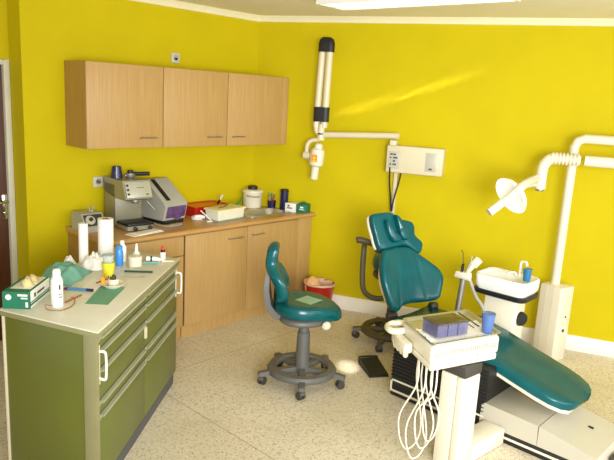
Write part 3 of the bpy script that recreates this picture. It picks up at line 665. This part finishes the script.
obj('catch', MB().box(-.44, -.43, -3.435, -3.405, .153, .163, .002), BLACK, fpn, True)
obj('foot_switch', MB().lathe([(.03, 0), (.032, .02), (.024, .03)], T=align((-.56, -3.6, .085), (0, -1, .2))).box(-.6, -.48, -3.61, -3.585, .05, .11, .004), DGREY, ch, True)
obj('scissor_lift', MB().box(-.60, -.20, -2.70, -2.32, .40, .43, .01), BLACK, ch, True)
# seat and legrest as one upholstered surface
ST = [(-2.10, .455, .19), (-2.13, .485, .215), (-2.3, .478, .235), (-2.5, .485, .24), (-2.62, .492, .24), (-2.72, .472, .24), (-2.85, .434, .24), (-3.0, .392, .24), (-3.15, .351, .238), (-3.24, .326, .225), (-3.30, .308, .195), (-3.335, .297, .15), (-3.355, .288, .09), (-3.362, .280, .03)]
def slab(T0, T1, cx, hwf, stations, edge=.02):
    rg = []
    for i, (y, z, hw) in enumerate(stations):
        a = stations[max(i-1, 0)]; b = stations[min(i+1, len(stations)-1)]
        ty, tz = b[0]-a[0], b[1]-a[1]; l = math.hypot(ty, tz); ny, nz = (tz/l, -ty/l)
        if nz < 0: ny, nz = -ny, -nz
        sec = [(-hw*hwf, -T1), (-hw*hwf, -T0-edge), (-hw*hwf+edge*.3, -T0-edge*.3), (-hw*hwf+edge, -T0), (-hw*.4, -T0-.007), (0, -T0-.009), (hw*.4, -T0-.007), (hw*hwf-edge, -T0), (hw*hwf-edge*.3, -T0-edge*.3), (hw*hwf, -T0-edge), (hw*hwf, -T1)]
        rg.append([(cx+p, y+ny*q, z+nz*q) for p, q in sec])
    return MB().rings(rg)
LCX = -.375
obj('seat', slab(0, .05, LCX, 1., ST), TEAL, ch, True, sharp=60)
obj('seat_shell', slab(.052, .075, LCX, .97, ST[1:-2], .006), CREAM, ch, True)
# backrest
def bplane(P0, phi, tilt):
    ph, ti = R(phi), R(tilt); u = Vector((math.cos(ph), math.sin(ph), 0)); h = Vector((-math.sin(ph), math.cos(ph), 0))
    v = h*math.sin(ti)+Vector((0, 0, math.cos(ti))); return frame(P0, u, v)
TBk = bplane((-.36, -2.12, .5), -20, 25)
BO = [(-.185, -.005), (-.215, .04), (-.235, .12), (-.248, .21), (-.24, .30), (-.205, .39), (-.175, .43), (-.09, .445), (0, .448), (.06, .432), (.12, .385), (.19, .318), (.245, .25), (.262, .18), (.235, .09), (.205, .04), (.11, .032), (0, .036), (-.09, .02), (-.145, -.012)]
bkp = MB().cushion(BO, .075, .03, n=200, dome=.1, inner=14)
for v in bkp.bm.verts:
    v.co.z += 1.0*v.co.x**2-(.008*math.exp(-((abs(v.co.x-.005*v.co.y)-(.125-.12*v.co.y))/.014)**2) if v.co.z > .03 else 0)
bmesh.ops.transform(bkp.bm, matrix=TBk @ Matrix.Translation((0, 0, -.02)), verts=bkp.bm.verts)
obj('backrest', bkp, TEAL, ch, True, sharp=70)
obj('back_shell', MB().cushion([(p[0]*.84+.012, p[1]*.86+.02) for p in BO], .03, .015, n=80, T=TBk @ Matrix.Translation((0, 0, -.074))), CREAM, ch, True)
obj('hinge', MB().lathe([(.026, -.035), (.03, -.028), (.03, .028), (.026, .035)], T=TBk @ align((-.17, -.035, -.03), (1, 0, 0))), DGREY, ch, True)
obj('hinge', MB().lathe([(.024, -.03), (.028, -.024), (.028, .024), (.024, .03)], T=TBk @ align((.2, .0, -.03), (1, 0, 0))), DGREY, ch, True)
# headrest
THd = bplane((-.36, -1.9, .9), -20, 20)
HO = [(-.118, -.018), (-.15, .095), (-.163, .19), (-.148, .236), (-.07, .248), (.02, .245), (.045, .205), (.12, .19), (.185, .17), (.203, .13), (.202, .069), (.255, .013), (.249, -.031), (.216, -.066), (.16, -.033), (.10, -.002), (-.004, -.008)]
hd = MB().cushion(HO, .055, .018, n=85, dome=.15)
bmesh.ops.transform(hd.bm, matrix=THd, verts=hd.bm.verts)
hr = obj('headrest', hd, TEAL, ch, True, sharp=70)
for pts, k in (([(-.07, .17), (-.055, .19), (-.01, .12), (.04, .06), (.03, .03), (-.02, .03), (-.06, .09)], 0), ([(.02, .215), (.04, .215), (.085, .16), (.115, .10), (.10, .04), (.05, .05), (.03, .12)], 1)):
    w = MB().cushion(pts, .055, .014, n=56, dome=.2, T=THd @ Matrix.Translation((0, 0, .045)))
    obj('head_wing', w, TEAL, hr, True, sharp=70)
obj('headrest_shell', MB().cushion([(p[0]*.96-.004, p[1]*.97+.003) for p in HO], .025, .008, n=68, T=THd @ Matrix.Translation((-.003, 0, -.04))), CREAM, hr, True)
obj('neck_bracket', MB().tube([tuple(THd @ Vector((-.02, -.1, -.06))), tuple(THd @ Vector((0, .09, -.062)))], .022).tube([tuple(THd @ Vector((-.12, -.012, -.03))), tuple(THd @ Vector((-.04, -.03, -.04)))], .02), DGREY, ch, True)

# ------------------------------------------------------------------ delivery unit
du = thing('delivery_unit', 'cream dentist delivery unit with tray head in front of dental chair', 'delivery unit', (-1.13, -2.93, 0))
ea = R(-18)
Tc = Rz(R(-6), (-1.205, -3.0, 0))
obj('column', MB().box(0, .145, .051, .150, 0, .535, .01, T=Tc).box(0, .145, 0, .049, 0, .535, .01, T=Tc), CREAM, du, True)
obj('collar', MB().box(-.004, .15, -.004, .154, .536, .60, .012, T=Tc), DGREY, du, True)
obj('latch', MB().box(.145, .17, .03, .07, .40, .46, .006, T=Tc), CREAM, du, True)
obj('floor_beam', MB().box(.146, .475, .0, .14, .002, .105, .012, T=Tc), CREAM, du, True)
# head: slightly rounded box
U = Vector((.431, -.150, 0)); V_ = Vector((.188, .298, 0)); V_ = (V_+Vector((.01, .012, 0)))
F0 = Vector((-1.405, -2.905, 0)); 
TH = Matrix(((U.x/U.length, V_.x/V_.length, 0, F0.x), (U.y/U.length, V_.y/V_.length, 0, F0.y), (0, 0, 1, 0), (0, 0, 0, 1)))
UL, VL = U.length, V_.length
hd_ = obj('tray_head', MB().box(0, UL, 0, VL, .642, .735, .014, T=TH, seg=3).box(.004, UL-.004, .004, VL-.004, .602, .6405, .012, T=TH, seg=3), CREAM, du, True)
vt = MB()
for k in range(30): vt.box(.03+.0135*k, .0355+.0135*k, -.0012, .002, .676, .706, T=TH)
vt.lathe([(.004, 0), (.004, .003)], T=TH @ align((.13, 0, .655), (0, -1, 0))).lathe([(.004, 0), (.004, .003)], T=TH @ align((.31, 0, .655), (0, -1, 0)))
obj('vent_slots', vt, DSTEEL, hd_, True)
hl = obj('handle', MB().tube([(.0, VL-.02, .69), (-.055, VL-.01, .69), (-.075, VL+.02, .69), (-.07, VL+.07, .69), (-.03, VL+.085, .695), (.03, VL+.06, .70), (.05, VL-.005, .70)], .019, 10, 4, T=TH), CREAM, du, True)
obj('instrument_bar', MB().box(-.06, -.002, VL-.16, VL+.03, .615, .675, .015, T=TH), CREAM, du, True)
for k in range(4):
    obj('holder', MB().lathe([(.012, 0), (.017, .01), (.015, .05)], T=TH @ align((-.035, VL-.14+.045*k, .595), (-.3, 0, 1))), CREAMD, du, True)
hs = [((.02, .16), .03, .05), ((.03, .09), .02, .02), ((.05, .05), .05, .10), ((.075, .04), .04, .15)]
for k, ((a, b_), da, lz) in enumerate(hs):
    s = TH @ Vector((a, b_, .605)); e = TH @ Vector((.05+.013*k, .22-.035*k, .60))
    mid_ = (s+e)/2; sd = (e-s).normalized(); w_ = .062-.006*k
    off = RT*(-.012+.006*k)
    lo = Vector((mid_.x, mid_.y, 0))+off
    R_ = Vector((RT.x, RT.y, 0)).normalized()
    pts = [s, s+Vector((-.005, 0, -.15)), lo-R_*w_+Vector((0, 0, lz+.22)), lo-R_*w_*.9+Vector((0, 0, lz+.09)), lo-R_*w_*.25+Vector((0, 0, lz+.01)), lo+R_*w_*.6+Vector((0, 0, lz+.05)), lo+R_*w_*.9+Vector((0, 0, lz+.17)), e+Vector((.0, 0, -.15)), e]
    obj('hose', MB().tube([tuple(p) for p in pts], .0046, 8, 8), HOSE, du, True)
# steel instrument tray lying on the head
g = thing('instrument_tray', 'steel instrument tray lined with white paper on the delivery unit', 'tray', (-1.10, -2.84, .7355))
obj('pan', MB().rings([[tuple(TH @ Vector(((UL/2+p[0]), (VL/2+p[1]), z))) for p in rrect(hx, hy, .02, 0)] for hx, hy, z in ((UL/2-.012, VL/2-.012, .7355), (UL/2+.006, VL/2+.006, .754), (UL/2+.008, VL/2+.008, .754), (UL/2-.004, VL/2-.004, .7535), (UL/2-.02, VL/2-.02, .739))]), STEEL, g, True)
rg = random.Random(4); b2 = bmesh.new(); nx, ny = 40, 30; VV = []
for q in range(ny+1):
    row = []
    for p in range(nx+1):
        a, b_ = p/nx, q/ny
        e_ = max(0, 1-min(a, b_, 1.15-a, 1.1-b_)/.13)
        row.append(b2.verts.new(TH @ Vector((.012+(UL-.024)*a, .012+(VL-.024)*b_*.62, .7402+(.012*e_*rg.random()+.001*rg.random())))))
    VV.append(row)
for q in range(ny):
    for p in range(nx): b2.faces.new((VV[q][p], VV[q][p+1], VV[q+1][p+1], VV[q+1][p]))
lf = MB(); lf._merge(b2); obj('paper_liner', lf, PAPER, g, True, sharp=20)
tag(obj('steel_probe', MB().tube([tuple(TH @ Vector(p)) for p in ((.36, .13, .744), (.33, .33, .752))], .0035, 6), DSTEEL, loc=tuple(TH @ Vector((.34, .23, .745)))), 'long steel probe lying across the right side of the instrument tray', 'dental probe', 'tray instruments')
tag(obj('steel_probe', MB().tube([tuple(TH @ Vector(p)) for p in ((.40, .14, .744), (.375, .34, .754))], .0035, 6), DGREY, loc=tuple(TH @ Vector((.39, .23, .745)))), 'dark dental probe at the right edge of the instrument tray', 'dental probe', 'tray instruments')
# smoky box
Tb = Rz(R(-20), (-1.305, -2.870, .7475))
g = thing('bur_box', 'smoky transparent box of violet compartments on the instrument tray', 'box', (-1.24, -2.85, .7475))
obj('lid', MB().box(-.004, .204, -.004, .128, .066, .074, .003, T=Tb), SMOKE, g, True)
obj('shell', MB().box(0, .2, 0, .124, 0, .004, T=Tb).box(0, .2, 0, .003, .004, .066, T=Tb).box(0, .2, .121, .124, .004, .066, T=Tb).box(0, .003, .003, .121, .004, .066, T=Tb).box(.197, .2, .003, .121, .004, .066, T=Tb), PLENS, g, True)
iv = MB()
for a, b_ in ((.01, .06), (.072, .125), (.14, .19)): iv.box(a, b_, .006, .05, .0045, .05-.2*(a-.07)**2, .006, T=Tb).box(a, b_, .06, .116, .0045, .045, .006, T=Tb)
obj('compartment', iv, PURPLE, g, True)
dv = MB()
for a in (.066, .132): dv.box(a-.0015, a+.0015, -.001, .121, .003, .066, T=Tb)
obj('divider', dv, BLACK, g, True)
cp = TH @ Vector((UL-.055, .06, .7395))
def tumbler(loc, r0_, r1, h, label, m_):
    g = thing('tumbler', label, 'cup', tuple(loc), 0, 'blue rinsing cups')
    obj('cup', MB().lathe([(r0_, 0), (r0_+.002, .004), ((r0_+r1)/2, h*.5), (r1, h), (r1-.002, h), (r0_-.002, .008)], seg=28), m_, g)
    obj('rim', MB().lathe([(r1-.001, h-.006), (r1+.0015, h-.003), (r1+.001, h+.001), (r1-.002, h)], seg=28), m_, g)
tumbler(cp, .027, .036, .108, 'blue transparent cup on the instrument tray', BLUEG)

# ------------------------------------------------------------------ spittoon unit
sp = thing('spittoon', 'white spittoon basin with dark rim on cream pedestal behind chair', 'spittoon', (.08, -2.60, 0))
def sup(cx, cy, hx, hy, r, z): return rrect(hx, hy, r, z, 5, cx, cy)
scx, scy = .08, -2.585
obj('basin', MB().rings([sup(scx, scy, .125, .175, .05, .672), sup(scx, scy, .135, .19, .055, .70), sup(scx, scy, .138, .193, .055, .765), sup(scx, scy, .133, .188, .052, .775), sup(scx, scy, .123, .178, .048, .775), sup(scx-.01, scy+.05, .09, .105, .06, .735), sup(scx-.01, scy+.05, .05, .06, .04, .70)]), WHITE, sp, True, sharp=50)
obj('basin_rim', MB().rings([sup(scx, scy, .12, .18, .05, .632), sup(scx, scy, .134, .19, .05, .64), sup(scx, scy, .138, .195, .05, .668), sup(scx, scy, .13, .19, .05, .6715)]), BLACK, sp, True)
obj('pedestal', MB().box(-.005, .18, -2.70, -2.47, .05, .632, .015), CREAM, sp, True)
obj('foot', MB().box(-.02, .2, -2.72, -2.45, 0, .05, .01), DGREY, sp, True)
obj('knob', MB().lathe([(.05, 0), (.052, .01), (.045, .03), (.02, .034)], T=align((.10, -2.70, .485), (-.35, -1, 0))), BLACK, sp, True)
obj('filler_tube', MB().tube([(.10, -2.66, .775), (.10, -2.66, .875), (.095, -2.675, .89), (.085, -2.705, .89), (.08, -2.712, .87)], .008, 8, 4), WHITE, sp, True)
obj('rinse_jet', MB().tube([(.12, -2.63, .775), (.11, -2.62, .80), (.07, -2.60, .80), (.06, -2.59, .79)], .006, 8, 4), WHITE, sp, True)
tumbler((.045, -2.735, .7755), .022, .03, .085, 'blue green cup under the filler tube on the spittoon', BLUEC)
obj('support_arm', MB().tube([(.05, -2.46, .42), (.0, -2.36, .44), (-.11, -2.33, .50)], .02, 10, 3), DSTEEL, sp, True)
obj('assistant_post', MB().tube([(-.115, -2.335, .49), (-.10, -2.345, .735)], .021, 12), DSTEEL, sp, True, label='grey assistant post')
hdm = MB().tube([(-.115, -2.29, .745), (-.10, -2.40, .735)], .02, 10).box(-.03, .03, -.05, .05, .735, .775, .008, T=Matrix.Translation((-.105, -2.345, 0)))
obj('assistant_holder', hdm, CREAM, sp, True)
obj('suction_handpiece', MB().tube([(-.10, -2.365, .77), (-.072, -2.412, .855)], [.014, .021], 10).box(-.02, .02, -.025, .025, -.02, .05, .008, T=align((-.075, -2.407, .84), (.045, -.075, .115))), CREAM, sp, True)
obj('air_syringe', MB().tube([(-.11, -2.33, .73), (-.11, -2.335, .83)], [.012, .010], 8).tube([(-.11, -2.335, .83), (-.115, -2.33, .91), (-.118, -2.315, .93)], .003, 6), BLACK, sp, True, label='black air syringe with thin tip')
obj('scaler', MB().tube([(-.115, -2.36, .76), (-.095, -2.385, .86), (-.09, -2.39, .90)], [.008, .006, .003], 8), DSTEEL, sp, True)
obj('suction_hose', MB().tube([(-.06, -2.37, .72), (-.03, -2.42, .60), (-.02, -2.46, .55), (.0, -2.48, .50)], .012, 8, 4), LGREY, sp, True)

# ------------------------------------------------------------------ lamp post with operating lamp
lp = thing('lamp_post', 'cream floor post with pole and double arm carrying the operating lamp', 'lamp post', (.785, -2.68, 0))
Tq = Rz(R(-12), (.785, -2.68, 0))
obj('pedestal', MB().box(-.085, .085, -.09, .09, 0, .60, .006, T=Tq).box(-.087, -.084, -.03, -.028, .02, .59, T=Tq).box(-.087, -.084, .03, .032, .02, .59, T=Tq), CREAM, lp, True)
obj('socket_dots', MB().lathe([(.008, 0), (.008, .003)], T=Tq @ align((.02, -.09, .36), (0, -1, 0))).lathe([(.012, 0), (.012, .006)], T=Tq @ align((.01, -.09, .25), (0, -1, 0))), INK, lp, True)
pz = Vector((.795, -2.655, 0)); ua = Vector((.33, -.944, 0))
E1 = pz+ua*.72
obj('pole', MB().tube([pz+Vector((0, 0, .60)), pz+Vector((0, 0, 1.66)), pz+ua*.02+Vector((0, 0, 1.705)), pz+ua*.065+Vector((0, 0, 1.725)), E1+Vector((0, 0, 1.725))], .034, 16), CREAM, lp, True)
LD = Vector((.345, -.94, 0)).normalized(); L0 = Vector((.60, -2.44, 1.572))+LD*.19
LE = L0+LD*.80
obj('arm_link', MB().tube([E1+Vector((0, 0, 1.725)), Vector((LE.x, LE.y, 1.725)), LE+Vector((0, 0, 0))], .03, 14), CREAM, lp, True)
arm = obj('lower_arm', MB().tube([LE, L0+LD*.16], .039, 16), CREAM, lp, True)
cl = MB()
prf = []
for k in range(8): prf += [(.046, .03+.025*k), (.046, .042+.025*k), (.034, .044+.025*k), (.034, .053+.025*k)]
cl.lathe(prf, T=align(L0-LD*.095, LD), seg=20)
obj('collar', cl, CREAM, arm, True)
K = [L0-LD*.02, L0-LD*.045, L0-LD*.08+Vector((0, 0, -.012)), L0-LD*.11+Vector((0, 0, -.05)), L0-LD*.12+Vector((0, 0, -.10)), L0-LD*.12+Vector((0, 0, -.235))]
obj('elbow', MB().tube(K, .04, 16, 4), CREAM, lp, True)
KE = Vector(K[-1])
obj('elbow_cap', MB().lathe([(.034, 0), (.034, -.01), (.026, -.016)], tuple(KE)), DSTEEL, lp, True)
HCn = Vector((.10, -2.535, 1.335))
HN = (-RT*.83-UP*.52-F*.24).normalized()          # points toward the chair's headrest
HNr = (Vector((-.36, -1.95, .95))-HCn).normalized()
ol_ = thing('operating_lamp', 'round white operating lamp hanging from the lamp post arm over the chair', 'lamp', tuple(HCn))
TL = align(HCn, HN)
obj('reflector', MB().lathe([(.02, -.055), (.075, -.045), (.122, -.012), (.14, .016), (.136, .018), (.118, -.004), (.07, -.034), (.001, -.044)], seg=40, T=TL), REFL, ol_, True)
side = TL.to_3x3() @ Vector((0, 1, 0))
rodA = HCn+HN*.235-F*.06-UP*.005; rodB = KE+Vector((-.03, .015, .085))
mid = HCn-HN*.06-F*.12+UP*.035
obj('handle_bar', MB().tube([tuple(rodA), tuple(HCn+HN*.05-F*.09+UP*.012), tuple(mid), tuple(rodB)], .029, 12, 3), CREAM, ol_, True)
obj('yoke', MB().tube([tuple(HCn-HN*.05), tuple(HCn-HN*.12+UP*.0), tuple(KE+Vector((-.035, .02, .03)))], .016, 10, 2), CREAM, ol_, True)
obj('bulb_cover', MB().lathe([(.018, 0), (.02, .03), (.014, .045)], T=align(HCn+HN*.06-UP*.02, HN)), CREAM, ol_, True)

# ------------------------------------------------------------------ x-ray unit on the right wall
xr = thing('xray_unit', 'cream wall-mounted dental x-ray unit with folded arm on yellow wall', 'x-ray unit', tuple(PB(1.55, 0, 1.32)))
TX = TB
obj('control_box', MB().box(1.305, 1.785, -.12, -.001, 1.325, 1.555, .012, T=TX, seg=3), CREAMD, xr, True)
cp_ = obj('control_panel', MB().box(1.328, 1.425, -.127, -.12, 1.362, 1.507, .004, T=TX), GPANEL, xr, True)
bt = MB()
for i, j, w in ((0, 0, .022), (1, 0, .022), (0, 1, .012), (1, 1, .03), (2, 1, .012), (1, 2, .02), (0, 3, .014), (1, 3, .03)):
    bt.box(1.34+.026*i, 1.34+.026*i+w, -.129, -.127, 1.475-.028*j, 1.488-.028*j, T=TX)
obj('buttons', bt, INK, cp_, True)
gp = obj('grey_panel', MB().box(1.64, 1.732, -.1235, -.12, 1.36, 1.515, .002, T=TX), GPANEL, xr, True)
obj('switch', MB().box(1.675, 1.70, -.128, -.1235, 1.375, 1.388, .002, T=TX), INK, gp, True)
obj('conduit', MB().box(1.362, 1.392, -.03, -.001, .95, 1.325, .003, T=TX), CREAMD, xr, True)
obj('cable', MB().tube([tuple(PB(1.345, .125, 1.37)), tuple(PB(1.345, .10, 1.25)), tuple(PB(1.36, .06, 1.08)), tuple(PB(1.372, .05, .98)), tuple(PB(1.385, .06, 1.08)), tuple(PB(1.42, .06, 1.25)), tuple(PB(1.43, .06, 1.33))], .007, 8, 5), BLACK, xr, True)
obj('bracket', MB().box(1.335, 1.39, -.17, -.09, 1.555, 1.60, .008, T=TX), CREAMD, xr, True)
obj('support_arm', MB().tube([tuple(PB(1.405, .14, 1.635)), tuple(PB(1.36, .14, 1.635)), tuple(PB(.74, .15, 1.60))], .026, 14), CREAMD, xr, True)
obj('joint', MB().lathe([(.032, 0), (.034, .05), (.03, .055)], tuple(PB(.716, .15, 1.55)), 20).lathe([(.03, 0), (.028, .09)], tuple(PB(.716, .15, 1.60)), 20), CREAMD, xr, True)
obj('joint_ring', MB().lathe([(.0345, 0), (.0345, .012)], tuple(PB(.716, .15, 1.60)), 20), BLACK, xr, True)
fa = obj('folded_arm', MB().tube([tuple(PB(.666, .15, 1.66)), tuple(PB(.672, .15, 1.9)), tuple(PB(.686, .15, 2.34))], .029, 14).tube([tuple(PB(.738, .15, 1.66)), tuple(PB(.744, .15, 1.9)), tuple(PB(.752, .15, 2.34))], .029, 14).tube([tuple(PB(.666, .15, 1.68)), tuple(PB(.67, .15, 1.63)), tuple(PB(.70, .15, 1.60))], .022, 12, 3), CREAMD, xr, True)
obj('arm_cap', MB().rings([rrect(.07*f, .037*f, .034*f, z) for z, f in ((0, 1), (.07, 1), (.105, .85), (.122, .5))], T=TB @ Matrix.Translation((.72, -.15, 2.295))), BLACK, fa, True, label='black end cap')
obj('arm_sleeve', MB().rings([rrect(.07, .036, .034, z) for z in (0, .125)], T=TB @ Matrix.Translation((.708, -.15, 1.71))), BLACK, fa, True, label='black bellows sleeve')
obj('yoke', MB().tube([tuple(PB(.70, .15, 1.555)), tuple(PB(.63, .16, 1.54)), tuple(PB(.60, .17, 1.50)), tuple(PB(.598, .17, 1.43))], .018, 10, 4).lathe([(.03, -.03), (.036, 0), (.03, .03)], T=align(PB(.602, .17, 1.41), uB), seg=16).tube([tuple(PB(.602, .17, 1.41)), tuple(PB(.67, .17, 1.42))], .02, 12), CREAMD, xr, True)
hx_ = PB(.705, .19, 1.40); hdn = Vector((0, 0, -1))+uB*-.10
xh = obj('xray_head', MB().lathe([(.02, -.125), (.034, -.115), (.036, -.085), (.058, -.07), (.062, -.04), (.062, .06), (.05, .075), (.035, .08)], T=align(hx_, hdn), seg=24), CREAM, xr, True)
obj('cone', MB().lathe([(.034, .078), (.034, .19), (.03, .192), (.03, .17)], T=align(hx_, hdn), seg=20), CREAM, xh, True)
stp = hx_-nB*.0635
obj('warning_sticker', MB().box(-.026, .026, -.0665, -.062, -.035, .03, T=TB @ Matrix.Translation(TB.inverted() @ hx_)), STICK, xh, True, label='orange warning sticker')
obj('warning_mark', MB().lathe([(.014, 0), (.014, .002)], T=align(hx_-nB*.0667, -nB), seg=3).box(-.016, .016, -.068, -.0665, -.03, -.022, T=TB @ Matrix.Translation(TB.inverted() @ hx_)), STICKY, xh, True)

# ------------------------------------------------------------------ light
w = bpy.data.worlds.new('world'); SC.world = w; w.use_nodes = True
bg = w.node_tree.nodes['Background']; bg.inputs['Color'].default_value = lin((250, 250, 255))+(1,); bg.inputs['Strength'].default_value = .92
def area(name, loc, tgt, sx, sy, e, col=(246, 249, 255)):
    l = bpy.data.lights.new(name, 'AREA'); l.shape = 'RECTANGLE'; l.size = sx; l.size_y = sy; l.energy = e; l.color = lin(col)
    o = bpy.data.objects.new(name, l); C.objects.link(o); o.location = loc
    o.rotation_euler = (Vector(tgt)-Vector(loc)).to_track_quat('-Z', 'Y').to_euler(); return o
area('window_light', (-1.3, -6.2, 1.5), (-1.2, -1.5, .6), 3.2, 1.5, 92)
wf = area('window_light_far', (-4.4, -5.8, 1.8), (.1, -1.3, .85), 1.8, 1.3, 76); wf.data.spread = R(85)
sp_ = bpy.data.lights.new('floor_patch_spot', 'SPOT'); sp_.energy = 900; sp_.spot_size = R(3.4); sp_.spot_blend = 1.; sp_.shadow_soft_size = .02  # added spot inside the room, throws the bright patch onto the floor
so = bpy.data.objects.new('floor_patch_spot', sp_); C.objects.link(so); so.location = (-2.2, -3.6, 2.4)
so.rotation_euler = (Vector((-.60, -1.765, 0))-Vector(so.location)).to_track_quat('-Z', 'Y').to_euler()
wa, wb = Vector((.277, -.694, 1.76)), Vector((.72, -1.80, 2.17))
mid2 = (wa+wb)/2
gl_ = bpy.data.lights.new('wall_streak_light', 'AREA'); gl_.shape = 'RECTANGLE'; gl_.size = (wb-wa).length*1.15; gl_.size_y = .02; gl_.energy = .13; gl_.spread = R(1.2)  # unseen strip lamp added behind the camera for the pale wall streak
go = bpy.data.objects.new('wall_streak_light', gl_); C.objects.link(go)
gz = nB.copy(); gx = (wb-wa).normalized(); gy = (-gz).cross(gx)
mm = Matrix((gx, gy, -gz)).transposed().to_4x4(); mm.translation = mid2-nB*6.4; go.matrix_world = mm
SC.view_settings.view_transform = 'Standard'
SC.view_settings.look = 'None'
SC.view_settings.exposure = 0
